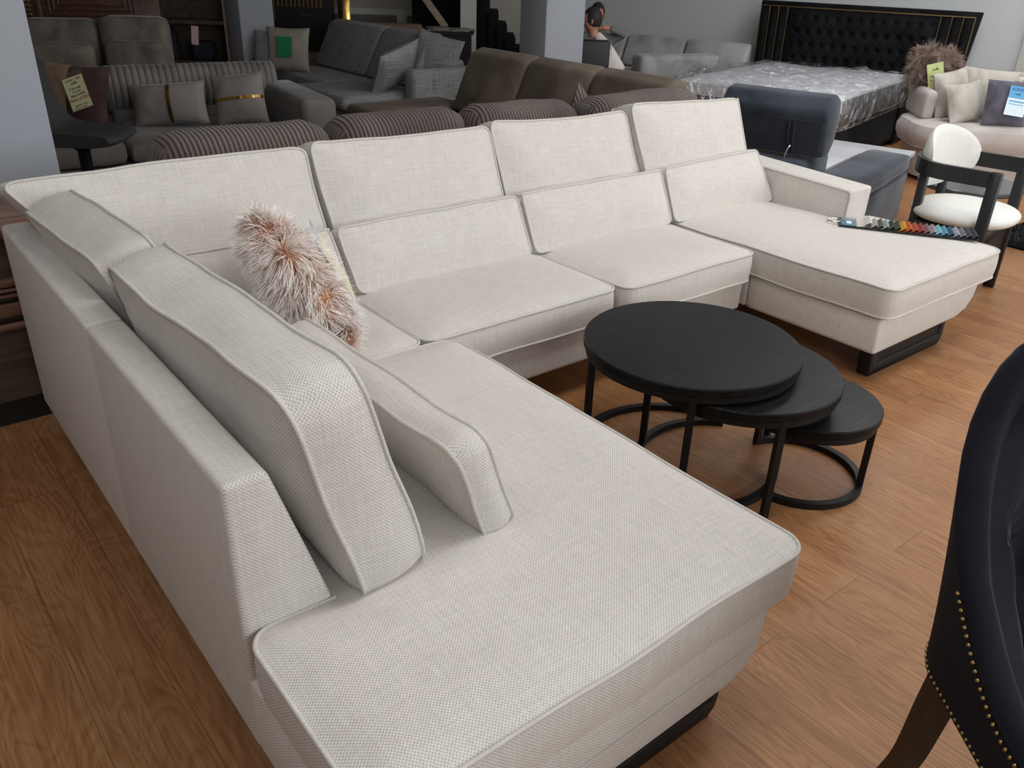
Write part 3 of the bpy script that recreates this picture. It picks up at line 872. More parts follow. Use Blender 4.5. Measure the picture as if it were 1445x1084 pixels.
def roll(x0, x1, y0, y1, z0, z1, m, bev, par, seed, X=None, nm='back_cushion', amp=.02):
    b = BM(); box(b, x0, x1, y0, y1, z0, z1)
    bmesh.ops.subdivide_edges(b, edges=b.edges[:], cuts=7, use_grid_fill=True)
    c = Vector(((x0 + x1) / 2, (y0 + y1) / 2, (z0 + z1) / 2)); h = Vector(((x1 - x0) / 2, (y1 - y0) / 2, (z1 - z0) / 2))
    for v in b.verts:
        d = v.co - c; q = Vector((d.x / h.x, d.y / h.y, d.z / h.z))
        e = Vector([min(hh, bev) for hh in h])
        # rounded-box projection
        inner_ = Vector([max(-hh + ee, min(hh - ee, dd)) for hh, ee, dd in zip(h, e, d)])
        o = d - inner_
        if o.length > 1e-6:
            on = Vector((o.x / e.x, o.y / e.y, o.z / e.z)); l = on.length; mx = max(abs(t) for t in on)
            d = inner_ + o * (mx / l)
        p = c + d
        v.co = wob(p, amp, 3.3, seed)
    return ob(nm, b, m, par, X=X)
for i, (x0, x1, z1) in enumerate(((.93, 1.66, .87), (1.67, 2.36, .87), (2.37, 3.08, .86))):
    roll(x0, x1, 3.19, 3.44, .44, z1, K, .11, cs_, i * 3.3)
roll(3.10, 3.98, 3.16, 3.42, .44, .86, K, .11, cs_, 17)
for i, (y0, y1) in enumerate(((4.78, 5.46), (4.12, 4.765), (3.46, 4.105))):
    pr = BM(); prism(pr, [(3.80, .44), (4.04, .44), (4.16, .84), (4.09, .88), (3.98, .84)], y0, y1, 'y', .03, 3)
    ob('back_cushion', pr, M['suede'], cs_)
cp = ob('scatter_cushion', pillow(.42, .42, .13, .06, 14, .006, 2), K, None, X=Matrix.Translation((3.28, 3.50, .43)) @ Matrix.Rotation(D(10), 4, 'Z') @ Matrix.Rotation(D(38), 4, 'Y') @ Matrix.Rotation(D(-8), 4, 'X'), origin=(3.33, 3.56, .44))
tag(cp, 'small brown corduroy cushion tipped on its corner behind the tall cream cushion', 'cushion')

# ------------------------------------------------------------------ grey channel-back sofa, back left
GX = Fr(1.52, 6.07, -8)
gs = thing('channel_back_sofa', (1.52, 6.07, 0), 'taupe grey velvet sofa with a channel-stitched curved back', 'sofa')
gv = M['grey_velvet']
ob('base', box(BM(), -1.15, 1.14, -.60, .28, .04, .28, .04, 3), gv, gs, X=GX)
for x0, x1 in ((-.98, -.01), (.0, .97)):
    roll(x0, x1, -.62, .16, .275, .425, gv, .06, gs, x0, X=GX, nm='seat', amp=.01)
for x0, x1 in ((-1.14, -.005), (.005, 1.14)):
    # channelled back roll
    n = int((x1 - x0) / .007); prof_ = []
    for t in np.linspace(0, 1, 18):
        a = -.5 * PI + t * PI * 1.35
        prof_.append((.17 - .085 * math.cos(a) * 1.0, .66 + .11 * math.sin(a)))
    front = [(.10, .50), (.095, .56)]
    rows = []
    for i in range(n + 1):
        x = x0 + (x1 - x0) * i / n
        g = abs(math.sin(PI * (x - x0) / .042)) ** .5
        edge = min(1, min(x - x0, x1 - x) / .03)
        rr = .004 + .013 * g
        pts = []
        path = [(.14, .49), (.09, .55), (.075, .62), (.085, .69), (.12, .745), (.18, .765), (.24, .74), (.27, .66), (.27, .45)]
        for (yy, zz) in path:
            pts.append((x, yy - rr * (1 if yy < .2 else .3) * edge, zz + rr * (.6 if zz > .7 else 0) * edge))
        rows.append(pts)
    b = BM(); skin_rows(b, rows); ob('channelled_back', b, gv, gs, X=GX)
    ob('lower_back', box(BM(), x0 + .02, x1 - .02, .12, .27, .28, .56, .03, 3), gv, gs, X=GX)
for s_ in (-1, 1):
    b = BM(); box(b, s_ * 1.17 - .12, s_ * 1.17 + .12, -.74, .24, .04, .635, .05, 4)
    ob('armrest', b, gv, gs, X=GX)
# its scatter cushions
def scatter(name, m, w, h, t, X, label, seed=0, pinch=.07, group=None, cat='cushion'):
    o = ob(name, pillow(w, h, t, pinch, 18, .006, seed), m, None, X=X, origin=X @ Vector((0, 0, 0)))
    return tag(o, label, cat, group)
def cardframe(X, dx, dz, y, w, h, rot, tiltx=0):
    return X @ Matrix.Translation((dx, y, dz)) @ Matrix.Rotation(D(rot), 4, 'Y') @ Matrix.Rotation(D(tiltx), 4, 'X')
X1 = stand(1.27, 5.97, .432, -38, 16, 4)
bc = scatter('scatter_cushion', M['dark_brown'], .42, .40, .16, X1, 'dark brown and tan panelled cushion with a yellow handwritten tag', 3)
# tan left half (a panel just proud of the dark cover)
b = pillow(.42, .40, .166, .07, 18, .006, 3)
bmesh.ops.delete(b, geom=[f for f in b.faces if f.calc_center_median().x > -.03], context='FACES')
ob('tan_panel', b, M['taupe_a'], bc, X=X1)
def price_tag(parent, T, m, w, h, lines):
    t = ob('price_tag', card(T, w, h), m, parent)
    sl = BM(); box(sl, -w / 2 - .006, w / 2 + .006, -.0022, -.0018, -h / 2 - .006, h / 2 + .03)
    ob('plastic_sleeve', sl, M['sleeve'], t, X=T)
    for k, (s, size, mm, x, z) in enumerate(lines): words('lettering', s, size, T, mm, t, x, z)
    return t
T1 = X1 @ Matrix.Translation((.055, -.098, .215)) @ Matrix.Rotation(D(-24), 4, 'Y') @ Matrix.Rotation(D(-6), 4, 'X')
price_tag(bc, T1, M['tag_yellow'], .13, .20, [('corner   sofa', .018, M['ink'], 0, .083), ('sofa', .024, M['ink'], .0, .062), ('3 str sofa', .02, M['ink'], -.005, .03), ('2 str sofa', .014, M['ink'], .0, .010), ('was £1495', .022, M['ink'], .0, -.012), ('Now £1269', .028, M['ink_red'], .0, -.038), ('delivery 2 wks', .014, M['ink'], 0, -.075), ('made to order', .014, M['ink'], -.01, -.09)])
def strap(parent, X, vertical, w, h, t, at_, width, seed):
    b = BM(); rows = []
    for k in range(25):
        q = -1 + 2 * k / 24; row = []
        for e in (-1, 1):
            if vertical: u, v = at_ + e * width, q
            else: u, v = q, at_ + e * width
            x = w / 2 * u * (1 - .07 * (1 - v * v)); z = h / 2 + h / 2 * v * (1 - .07 * (1 - u * u))
            th = -t / 2 * max(0, (1 - u * u) * (1 - v * v)) ** .42 - .003 + noise.noise(Vector((q * 9, e, seed))) * .006 - (.003 if abs(q) < .97 else -.002)
            row.append((x, th, z))
        rows.append(row)
    skin_rows(b, rows); bmesh.ops.solidify(b, geom=b.faces[:], thickness=.0015)
    ob('gold_band', b, M['gold'], parent, X=X, sharp=20)
X2 = stand(1.82, 5.79, .436, -30, 14, -4)
c2 = scatter('scatter_cushion', M['gold_cush'], .47, .27, .16, X2, 'oblong taupe velvet cushion with an upright gold band', 5, .05)
strap(c2, X2, True, .47, .27, .16, .05, .05, 1)
X3 = stand(2.22, 5.60, .436, -36, 16, -7)
c3 = scatter('scatter_cushion', M['gold_cush'], .35, .33, .15, X3, 'square taupe velvet cushion with a level gold band beside the grey armrest', 6, .06)
strap(c3, X3, False, .35, .33, .15, .0, .06, 2)

# bar stool in front of it
st = thing('bar_stool', (1.02, 4.72, 0), 'charcoal moulded swivel bar stool beside the grey column', 'stool')
STX = Fr(1.02, 4.72, -38)
shp = [(-.21, 1.0), (-.185, .86), (-.16, .76), (-.125, .685), (-.06, .655), (.05, .648), (.15, .645), (.205, .635), (.215, .605), (.16, .588), (.03, .585), (-.08, .59), (-.15, .62), (-.195, .69), (-.225, .80), (-.24, .92), (-.245, 1.0)]
cv = curve3([(p[0], 0, p[1]) for p in shp + [shp[0]]], 4)
b = BM(); rows = []
for k in range(13):
    q = -1 + 2 * k / 12; y = q * .175; sh = 1 - .03 * abs(q) ** 3
    rows.append([(p.x * sh if p.x > 0 else p.x, y, p.z - (.05 * abs(q) ** 3 if p.z > .8 else 0) + .012 * q * q) for p in cv])
V = skin_rows(b, rows); b.faces.new(V[0]); b.faces.new(V[-1][::-1])
bmesh.ops.remove_doubles(b, verts=b.verts, dist=.0005)
ob('seat_shell', b, M['stool'], st, X=STX)
ob('pedestal', lathe(BM(), [(0, .02), (.03, .02), (.03, .55), (.045, .56), (.045, .592), (0, .592)], 0, 0, 24), M['black_metal'], st, X=STX)
ob('base_disc', lathe(BM(), [(0, 0), (.2, 0), (.2, .01), (.05, .03), (0, .03)], 0, 0, 40), M['black_metal'], st, X=STX)

# ------------------------------------------------------------------ olive recliner sofa further back
OX = Fr(1.75, 8.05, -30)
os_ = thing('high_back_sofa', (1.75, 8.05, 0), 'olive grey velvet high-back sofa behind the channel-back sofa', 'sofa')
ob('base', box(BM(), -.62, .75, -.75, .25, .03, .40, .05, 3), M['olive'], os_, X=OX)
for x0, x1, z1 in ((-.32, .265, .93), (.285, .82, .955)):
    roll(x0, x1, -.02, .20, .40, z1, M['olive'], .06, os_, x0 * 5, X=OX, nm='backrest', amp=.006)
    roll(x0 + .06, x1 - .01, -.15, -.03, .42, z1 - .17, M['olive'], .05, os_, x0 * 9, X=OX, nm='head_pillow', amp=.012)
# carved dark wood headboard behind it
cw = thing('carved_headboard', (2.3, 9.45, 0), 'dark mahogany carved wooden headboard behind the olive sofa', 'headboard')
CX = Fr(2.25, 9.42, -36)
ob('panel', box(BM(), -.85, .75, 0, .06, 0, 1.25, .01, 1), M['carved_wood'], cw, X=CX)
b = BM()
for q in range(3):
    i = .045 * q
    for seg_ in (((-.28 + i, .86 + i), (.52 - i, .86 + i)), ((-.28 + i, 1.2 - i), (.52 - i, 1.2 - i)), ((-.28 + i, .86 + i), (-.28 + i, 1.2 - i)), ((.52 - i, .86 + i), (.52 - i, 1.2 - i))):
        tube(b, [(seg_[0][0], -.008, seg_[0][1]), (seg_[1][0], -.008, seg_[1][1])], .010, False, 6)
ob('moulding', b, M['carved_wood'], cw, X=CX)
b = BM()
for k in range(7):
    for j in range(4):
        bmesh.ops.create_icosphere(b, subdivisions=1, radius=.016, matrix=CX @ Matrix.Translation((-.68 + k * .035, -.005, .86 + j * .04)) @ Matrix.Rotation(.6, 4, 'Y') @ Matrix.Diagonal((1.2, .5, .6, 1)))
ob('gilt_lattice', b, M['gilt'], cw)
ob('post', box(BM(), -.40, -.35, -.03, .07, 0, 1.25, .01, 1), M['carved_wood'], cw, X=CX)

# open display unit with dark chairs inside
du = thing('display_unit', (3.0, 9.0, 0), 'dark walnut open display unit left of the small grey column', 'shelf unit')
DX = Fr(3.16, 9.12, -36)
ob('back_panel', box(BM(), -.38, .36, .30, .33, 0, 1.6), M['shelf_wood'], du, X=DX, smooth=False)
ob('shelf', box(BM(), -.38, .36, -.02, .30, .79, .825), M['shelf_wood'], du, X=DX, smooth=False)
ob('side_panel', box(BM(), .36, .40, -.02, .33, 0, 1.6), M['wood_rail'], du, X=DX, smooth=False)
ob('side_panel', box(BM(), -.42, -.38, -.02, .33, 0, 1.6), M['black_void'], du, X=DX, smooth=False)
ob('plinth', box(BM(), -.38, .36, 0, .28, 0, .44), M['shelf_wood'], du, X=DX, smooth=False)
tk = ob('ticket', box(BM(), -.065, .005, -.004, -.002, .60, .775), M['pink_tag'], None, X=DX @ Matrix.Translation((.02, -.03, 0)) @ Matrix.Rotation(D(6), 4, 'Y'), origin=DX @ Vector((0, -.03, .7)))
tag(tk, 'narrow pink paper ticket hanging from the dark shelf', 'ticket')
dc = thing('navy_chair', DX @ Vector((-.25, .14, .441)), 'dark navy tub chair on the low shelf left of the pink ticket', 'chair')
ob('backrest', roll.__call__ and prism(BM(), [(-.36, .441), (-.16, .441), (-.19, .70), (-.25, .76), (-.34, .77)], .02, .26, 'y', .03, 3), M['blue_dark'], dc, X=DX)
n2 = ob('navy_pouf', box(BM(), -.02, .19, .05, .25, .441, .62, .04, 4), M['blue_dark'], None, X=DX, origin=DX @ Vector((.08, .15, .441)))
tag(n2, 'small dark navy pouf on the low shelf right of the pink ticket', 'pouf')

# ------------------------------------------------------------------ charcoal woven corner sofa
ws = thing('chenille_sofa', (4.1, 7.5, 0), 'charcoal chenille corner sofa between the two grey columns', 'sofa')
wv = M['woven']
ob('base', box(BM(), 3.45, 4.62, 6.40, 7.30, .05, .30, .05, 3), wv, ws)
ob('base', box(BM(), 3.75, 4.62, 7.31, 8.48, .05, .30, .05, 3), wv, ws)
ob('seat', box(BM(), 3.40, 4.30, 6.42, 7.34, .305, .425, .05, 4), wv, ws)
ob('seat', box(BM(), 3.70, 4.30, 7.35, 8.48, .305, .425, .04, 4), wv, ws)
for y0, y1 in ((7.44, 8.78), (6.62, 7.42)):
    pr = BM(); prism(pr, [(4.17, .43), (4.45, .43), (4.60, .80), (4.52, .87), (4.40, .85)], y0, min(y1, 8.48), 'y', .04, 4)
    ob('back_cushion', pr, wv, ws)
ob('backrest', box(BM(), 4.52, 4.66, 6.45, 8.48, .05, .66, .04, 3), wv, ws)
ob('armrest', box(BM(), 3.98, 4.66, 6.26, 6.42, .05, .62, .05, 4), wv, ws)
sc1 = scatter('scatter_cushion', wv, .50, .42, .16, stand(3.98, 6.64, .44, 24, -30, -16), 'charcoal chenille cushion slumped against the near armrest', 4)
sc2 = scatter('scatter_cushion', wv, .46, .44, .14, stand(4.36, 6.60, .445, -58, 14, 12), 'charcoal chenille cushion propped upright behind the slumped one', 5)
X4 = stand(3.70, 8.06, .432, -48, 12, 0)
gc = scatter('scatter_cushion', M['beige_cush'], .44, .40, .14, X4, 'greige linen cushion with a green tag in the chenille sofa corner', 8)
T4 = X4 @ Matrix.Translation((.0, -.085, .21))
gt = ob('price_tag', card(T4, .15, .185), M['tag_green'], gc)
b = BM(); box(b, .055, .075, -.002, -.0012, -.03, -.022); box(b, .055, .075, -.002, -.0012, -.06, -.05); box(b, .02, .065, -.002, -.0012, -.092, -.086)
ob('sleeve_glint', b, M['film'], gt, X=T4)
sc3 = scatter('scatter_cushion', wv, .40, .36, .14, stand(3.60, 8.22, .432, -55, 14, 0), 'charcoal chenille cushion behind the green-tagged one', 9)
# tan sofa back seen over it
tb = thing('tan_sofa', (5.0, 9.0, 0), 'tan leatherette sofa seen from behind over the chenille sofa', 'sofa')
TBX = Fr(5.0, 8.80, -38)
ob('backrest', box(BM(), -.42, .62, -.02, .16, .05, .79, .05, 4), M['tan'], tb, X=TBX)
ob('seat', box(BM(), -.85, .62, .17, .6, .05, .42, .05, 4), M['tan'], tb, X=TBX)
# slatted cabinet with gold panel
sl = thing('slatted_cabinet', (4.9, 9.9, 0), 'black cabinet with bronze vertical slats against the back wall', 'cabinet')
LX = Fr(4.80, 10.01, -37)
ob('body', box(BM(), -.42, .36, 0, .34, 0, 1.3), M['black_void'], sl, X=LX, smooth=False)
b = BM()
for k in range(12): box(b, -.30 + k * .05, -.30 + k * .05 + .02, -.012, 0, .88, 1.28)
ob('slats', b, M['bronze_slat'], sl, X=LX, smooth=False)
b = BM()
for k in range(3): box(b, -.38 + k * .04, -.38 + k * .04 + .014, -.012, 0, .72, .88)
ob('slats', b, M['bronze_slat'], sl, X=LX, smooth=False)
ob('drawer_pull', tube(BM(), [(.02, -.02, .79), (.16, -.02, .79)], .006), M['chrome'], sl, X=LX)
gp = ob('gold_panel', box(BM(), -.075, .075, -.02, .02, 0, 1.3, .004, 1), M['gold'], None, X=Fr(5.27, 9.78, -37), origin=(5.27, 9.78, 0))
tag(gp, 'narrow shiny gold panel standing beside the black slatted cabinet', 'panel')
# desk with magazines, stairs
dk = thing('black_side_table', (5.3, 7.75, 0), 'black side table stacked with magazines near the stairs', 'table')
DKX = Fr(5.36, 7.72, -38)
ob('top', box(BM(), -.30, .26, -.15, .25, .76, .79), M['black_void'], dk, X=DKX, smooth=False)
ob('body', box(BM(), -.27, .23, -.12, .22, 0, .76), M['black_void'], dk, X=DKX, smooth=False)
for k, (x, y, r_) in enumerate(((-.12, 0, 6), (-.08, .02, -8), (.10, -.02, 4), (.12, .01, 15), (-.1, .01, 20))):
    z = .7905 + (.008 * (k if k < 2 else (k - 2 if k < 4 else 2)))
    o = ob('magazine', box(BM(), -.105, .105, -.14, .14, 0, .007), M['paper'], None, X=DKX @ Matrix.Translation((x, y, z)) @ Matrix.Rotation(D(r_), 4, 'Z'), origin=DKX @ Vector((x, y, z)), smooth=False)
    tag(o, 'magazine lying in the stacks on the black side table', 'magazine', 'magazines on the side table')
sr = thing('staircase', (6.3, 8.5, 0), 'black carpeted staircase rising beside the centre column', 'stairs')
SRX = Fr(6.02, 8.35, -37)
for k in range(6):
    ob('step', box(BM(), .62 - .10 * k - .3 * 0, .78 - .10 * k, 0, .8, 0, .40 + .13 * k, .008, 1), M['stair_carpet'], sr, X=SRX)
ob('dark_void', box(BM(), -.62, -.06, .30, .36, 0, 1.6), M['stair_carpet'], sr, X=SRX, smooth=False)
ob('newel_post', box(BM(), -.05, .13, .0, .1, 0, 1.6), M['trim'], sr, X=SRX, smooth=False)
b = BM(); tube(b, [(-.58, .12, 1.2), (-.22, .12, .74)], .035, False, 4, True)
ob('stringer', b, M['wood_rail'], sr, X=SRX, smooth=False)

# ------------------------------------------------------------------ light grey sofa by the right wall, people
ls = thing('light_grey_sofa', (7.3, 7.6, 0), 'light grey velvet corner sofa along the right-hand wall', 'sofa')
LSX = Fr(7.98, 5.95, 104.4)     # local x along the wall away from the camera, y = into the room
lg = M['lgrey_velvet']
ob('base', box(BM(), .74, 2.1, .03, 1.1, .04, .28, .04, 3), lg, ls, X=LSX)
ob('seat', box(BM(), .76, 2.1, .31, 1.15, .285, .42, .05, 4), lg, ls, X=LSX)
for k in range(3):
    pr = BM(); prism(pr, [(.04, .40), (.30, .42), (.16, .72), (.10, .75), (.04, .72)], -.12 + k * .74, -.12 + k * .74 + .72, 'x', .03, 3)
    ob('back_cushion', pr, lg, ls, X=LSX)
ob('armrest', prism(BM(), [(6.84, 6.36), (7.93, 5.985), (8.0, 6.22), (6.93, 6.60)], .04, .615, 'z', .05, 4), lg, ls)

def person(name, joints, edges, radii, m, label, X):
    base = X @ Vector((0, 0, 0)); sc_ = X.to_scale()[0]
    me = bpy.data.meshes.new(name); me.from_pydata([X @ Vector(j) - base for j in joints], edges, []); me.update()
    o = bpy.data.objects.new(name, me); C.objects.link(o); o.location = base
    LOC[o.name] = base; radii = [tuple(q * sc_ for q in r) if isinstance(r, tuple) else r * sc_ for r in radii]
    sk = o.modifiers.new('skin', 'SKIN'); sk.use_smooth_shade = True
    for i, r in enumerate(radii): me.skin_vertices[0].data[i].radius = (r, r) if not isinstance(r, tuple) else r
    me.skin_vertices[0].data[0].use_root = True
    sb = o.modifiers.new('sub', 'SUBSURF'); sb.levels = 1; sb.render_levels = 2
    me.materials.append(m)
    return tag(o, label, 'person')
def seated(name, X, label, top, arm_pose, hair_seed, lean=.0):
    # x forward, y left, z up; pelvis on a seat at z=.45
    J = [(0, 0, .50), (-.01 + lean * .3, 0, .66), (.02 + lean, 0, .84), (.05 + lean * 1.5, 0, .95), (.08 + lean * 1.7, 0, 1.02)]
    E = [(0, 1), (1, 2), (2, 3), (3, 4)]
    Rr = [(.15, .13), (.14, .12), (.16, .12), (.06, .06), (.05, .05)]
    for s_ in (1, -1):
        n0 = len(J); J += [(.40, s_ * .11, .50), (.44, s_ * .12, .10), (.54, s_ * .12, .04)]
        E += [(0, n0), (n0, n0 + 1), (n0 + 1, n0 + 2)]; Rr += [.075, .05, .04]
        n1 = len(J); J += [(.02 + lean * 1.2, s_ * .19, .88)] + arm_pose[s_]
        E += [(2, n1)] + [(n1 + k, n1 + k + 1) for k in range(len(arm_pose[s_]))]; Rr += [.06] + [.048, .036][:len(arm_pose[s_])]
    o = person(name, J, E, Rr, top, label, X)
    hx = .12 + lean * 1.8; hd = BM()
    bmesh.ops.create_uvsphere(hd, u_segments=20, v_segments=14, radius=1, matrix=Matrix.Translation((hx, 0, 1.13)) @ Matrix.Diagonal((.095, .075, .118, 1)))
    for v in hd.verts:
        d = v.co - Vector((hx, 0, 1.13))
        if d.x > .03 and d.z < -.04: v.co.x -= .012
    tube(hd, [(hx + .088, 0, 1.14), (hx + .108, 0, 1.115)], .011, False, 8)
    for sy in (-1, 1): tube(hd, [(hx, sy * .07, 1.15), (hx - .005, sy * .088, 1.13), (hx, sy * .075, 1.11)], .011, False, 6)
    tube(hd, [(hx - .03, 0, .98), (hx - .015, 0, 1.07)], .05, False, 12)
    ob('head', hd, M['skin'], o, X=X)
    hb = BM(); bmesh.ops.create_uvsphere(hb, u_segments=20, v_segments=14, radius=1, matrix=Matrix.Translation((hx - .012, 0, 1.15)) @ Matrix.Diagonal((.10, .084, .118, 1)))
    bmesh.ops.delete(hb, geom=[f for f in hb.faces if f.calc_center_median().x > hx + .05 and f.calc_center_median().z < 1.19 or f.calc_center_median().z < 1.08], context='FACES')
    ob('hair', hb, M['hair'], o, X=X)
    return o
def hand(parent, X, p, d, curl=.5):
    """palm and five fingers pointing along d from wrist p"""
    p = Vector(p); d = Vector(d).normalized(); side = d.cross(Vector((0, 0, 1))).normalized(); dn = Vector((0, 0, -1))
    b = BM()
    tube(b, [p, p + d * .045, p + d * .085], lambda t: .026 + .008 * math.sin(t * PI), False, 10)
    for k, L in enumerate((.060, .072, .068, .055)):
        q = p + d * .075 + side * (.027 - .018 * k)
        tube(b, [q, q + d * L * .45 + dn * .006, q + d * L * .75 + dn * L * .35 * curl, q + d * L * .85 + dn * L * .75 * curl], lambda t: .0085 - .002 * t, False, 7)
    q = p + d * .025 + side * .028
    tube(b, [q, q + d * .025 + side * .02 + dn * .008, q + d * .052 + side * .022 + dn * .018], lambda t: .010 - .002 * t, False, 7)
    return ob('hand', b, M['skin'], parent, X=X)
PX1 = Fr(5.90, 5.78, 138) @ Matrix.Scale(.88, 4)
CHX = Fr(5.62, 5.98, 50)
p1 = seated('person', PX1, 'person in a white t-shirt sitting beyond the black chair by the centre column', M['tshirt'], {1: [(.20, .26, .66), (.42, .20, .62)], -1: [(.20, -.26, .66), (.42, -.20, .62)]}, 1, .10)
hand(p1, PX1, (.42, .20, .62), (1, -.2, 0)); hand(p1, PX1, (.42, -.20, .62), (1, .2, 0))
PX2 = Fr(6.41, 6.62, 228) @ Matrix.Scale(.88, 4)
p2 = seated('person', PX2, 'dark-haired person in a grey sweatshirt resting an arm along the light grey sofa', M['grey_top'], {1: [(.08, .34, .94), (.16, .14, 1.00)], -1: [(.20, -.26, .62), (.40, -.18, .60)]}, 2, -.02)
hand(p2, PX2, (.16, .14, 1.00), (.3, -.9, .1)); hand(p2, PX2, (.40, -.18, .60), (1, .2, 0))
fs = ob('footstool', box(BM(), 5.70, 6.22, 5.55, 6.02, .03, .385, .05, 4), lg, None, origin=(5.96, 5.78, 0)); tag(fs, 'light grey velvet footstool under the white-shirted person', 'stool')
bch = thing('black_dining_chair', (5.62, 5.98, 0), 'black high-back upholstered chair beside the centre column, before the white-shirted person', 'chair')
ob('seat', box(BM(), -.22, .24, -.23, .23, .36, .44, .03, 3), M['black_void'], bch, X=CHX)
ob('backrest', box(BM(), -.27, -.20, -.24, .24, .36, .86, .03, 3), M['black_void'], bch, X=CHX)
for sx in (-1, 1):
    for sy in (-1, 1):
        ob('leg', box(BM(), sx * .2 - .02, sx * .2 + .02, sy * .2 - .02, sy * .2 + .02, 0, .37), M['black_void'], bch, X=CHX)
# ------------------------------------------------------------------ bed with tufted headboard
BD = Fr(8.15, 4.775, 194.4)     # x towards the foot, y to the right-hand side
bed = thing('double_bed', (8.15, 4.775, 0), 'black velvet bed with a tall button-tufted gold-trimmed headboard', 'bed')
ob('frame', box(BM(), .04, 2.22, -.86, .63, .04, .36, .03, 3), M['headboard'], bed, X=BD)
def hb_y(y, z): return y + (.03 * (z / 1.17) if y > 0 else -.02 * (z / 1.17)) * min(1, abs(y))
b = BM(); prism(b, [(-1.0, 0), (.95, 0), (1.06, 1.17), (-1.02, 1.17)], -.10, -.02, 'x', .012, 2)
hb = ob('headboard', b, M['headboard'], bed, X=BD)
# tufted field
b = BM(); rows = []
nx_, nz_ = 220, 110; y0, y1, z0, z1 = -.70, .70, .36, 1.11
for i in range(nx_ + 1):
    row = []
    for j in range(nz_ + 1):
        u, v = i / nx_, j / nz_
        y, z = y0 + (y1 - y0) * u, z0 + (z1 - z0) * v
        rz = (z - z0 - .05) / .125; h = 1.0
        for rr_ in (math.floor(rz), math.floor(rz) + 1):
            cx_ = ((y - y0) / .108 - .5 * (rr_ % 2)); dx_ = (cx_ - round(cx_)) * .108; dz_ = (rz - rr_) * .125
            h -= math.exp(-(dx_ * dx_ + dz_ * dz_) / (2 * .017 ** 2))
        p_, q_ = (y - y0) / .216 + rz / 2, (y - y0) / .216 - rz / 2
        h -= .22 * max(0, 1 - 9 * abs(math.sin(PI * p_)) ** 1.0) + .22 * max(0, 1 - 9 * abs(math.sin(PI * q_)))
        h = max(0, h)
        e = min(1, min(u, 1 - u) * 14, min(v, 1 - v) * 8)
        row.append((-.015 + .045 * h * e, hb_y(y, z), z))
    rows.append(row)
skin_rows(b, rows); ob('tufted_panel', b, M['headboard'], bed, X=BD, sharp=80)
for s_ in (-1, 1):
    for k in range(3):
        a, c = .715 + k * .093, .715 + k * .093 + .083
        pr = BM(); rows = []
        for i in range(9):
            t = i / 8; y = s_ * (a + (c - a) * t); rows.append([(-.018 + .028 * math.sin(PI * t) ** .6 * (1 if 0 < j < 10 else 0), hb_y(y, .30 + .81 * j / 10), .30 + .81 * j / 10) for j in range(11)])
        skin_rows(pr, rows); ob('channel_panel', pr, M['headboard'], bed, X=BD)
b = BM()
for s_ in (-1, 1):
    for k in range(4):
        y = s_ * (.708 + k * .093); tube(b, [(.0, hb_y(y, .30), .30), (.0, hb_y(y, 1.125), 1.125)], .0045, False, 6)
tube(b, [(0, hb_y(-.99, 1.125), 1.125), (0, hb_y(.99, 1.125), 1.125)], .0045, False, 6)
ob('gold_trim', b, M['brass'], bed, X=BD)
b = BM(); tube(b, [(.30, .66, .43), (.30, .66, .50), (.22, .66, .50), (.22, .66, .43), (.30, .66, .43)], .006, False, 6)
ob('side_wing', box(BM(), -.02, .42, .63, .655, .02, .52, .01, 2), M['headboard'], bed, X=BD)
ob('gold_hook', b, M['brass'], bed, X=BD)
mt = thing('mattress', BD @ Vector((1.1, -.1, .36)), 'pale mattress still wrapped in wrinkled plastic on the black bed', 'mattress')
bm, lt, lb = pad([(.03, -.84), (2.2, -.84), (2.2, .60), (.03, .60)], .22, .02, 0, .01, .09, .06, .08, lambda p: wob(Vector((p.x, p.y, p.z + .48)), .012, 2.5, 4))
mo = ob('ticking', bm, M['mattress'], mt, X=BD)
b = BM()
for y in (-.86, .62): box(b, .12, 2.12, y - .008, y + .008, .38, .575, .006, 1)
box(b, 2.205, 2.221, -.75, .52, .38, .50, .006, 1)
ob('side_border', b, M['mattress_side'], mt, X=BD)
def Fw(p):
    q = Vector((p.x, p.y, p.z + .475))
    n1 = abs(noise.noise(Vector((q.x * 3.2, q.y * 7, q.z * 4)))); n2_ = noise.noise(Vector((q.x * 11, q.y * 17, q.z * 9)))
    k = .05 * n1 + .018 * n2_
    return q + Vector((0, 0, k if p.z > 0 else k * .2)) + Vector((k * .6 * (1 if p.x > 1 else -.1), k * .6 * (1 if p.y > 0 else -1), 0))
bm, lt, lb = pad([(.02, -.88), (2.245, -.88), (2.245, .645), (.02, .645)], .25, .015, 0, .012, .10, .04, .08, Fw)
ob('plastic_wrap', bm, M['film'], mt, X=BD, sharp=15)

# ------------------------------------------------------------------ slate blue sofa bed behind the armrest
UX = Fr(4.30, 2.33, 14.4)
us = thing('sofa_bed', (4.30, 2.33, 0), 'slate blue velvet sofa bed seen from behind, past the cream armrest', 'sofa')
bv = M['blue_velvet']
ob('base', box(BM(), .0, 1.16, 0, .275, .03, .335, .015, 3), bv, us, X=UX)
roll(-.01, 1.175, -.012, .28, .33, .455, bv, .05, us, 3, X=UX, nm='seat_pad', amp=.008)
ob('back_block', box(BM(), -.08, .36, .285, .90, .03, .535, .03, 4), bv, us, X=UX)
pr = BM(); prism(pr, [(.02, .555), (.14, .548), (.21, .62), (.225, .76), (.20, .85), (.12, .885), (.03, .87), (-.02, .80), (-.005, .76), (.012, .74)], .23, .84, 'y', .02, 3)
hd = ob('headrest', pr, bv, us, X=UX)
ob('back_cloth', box(BM(), .000, .016, .25, .82, .56, .735), M['blue_dark'], hd, X=UX)
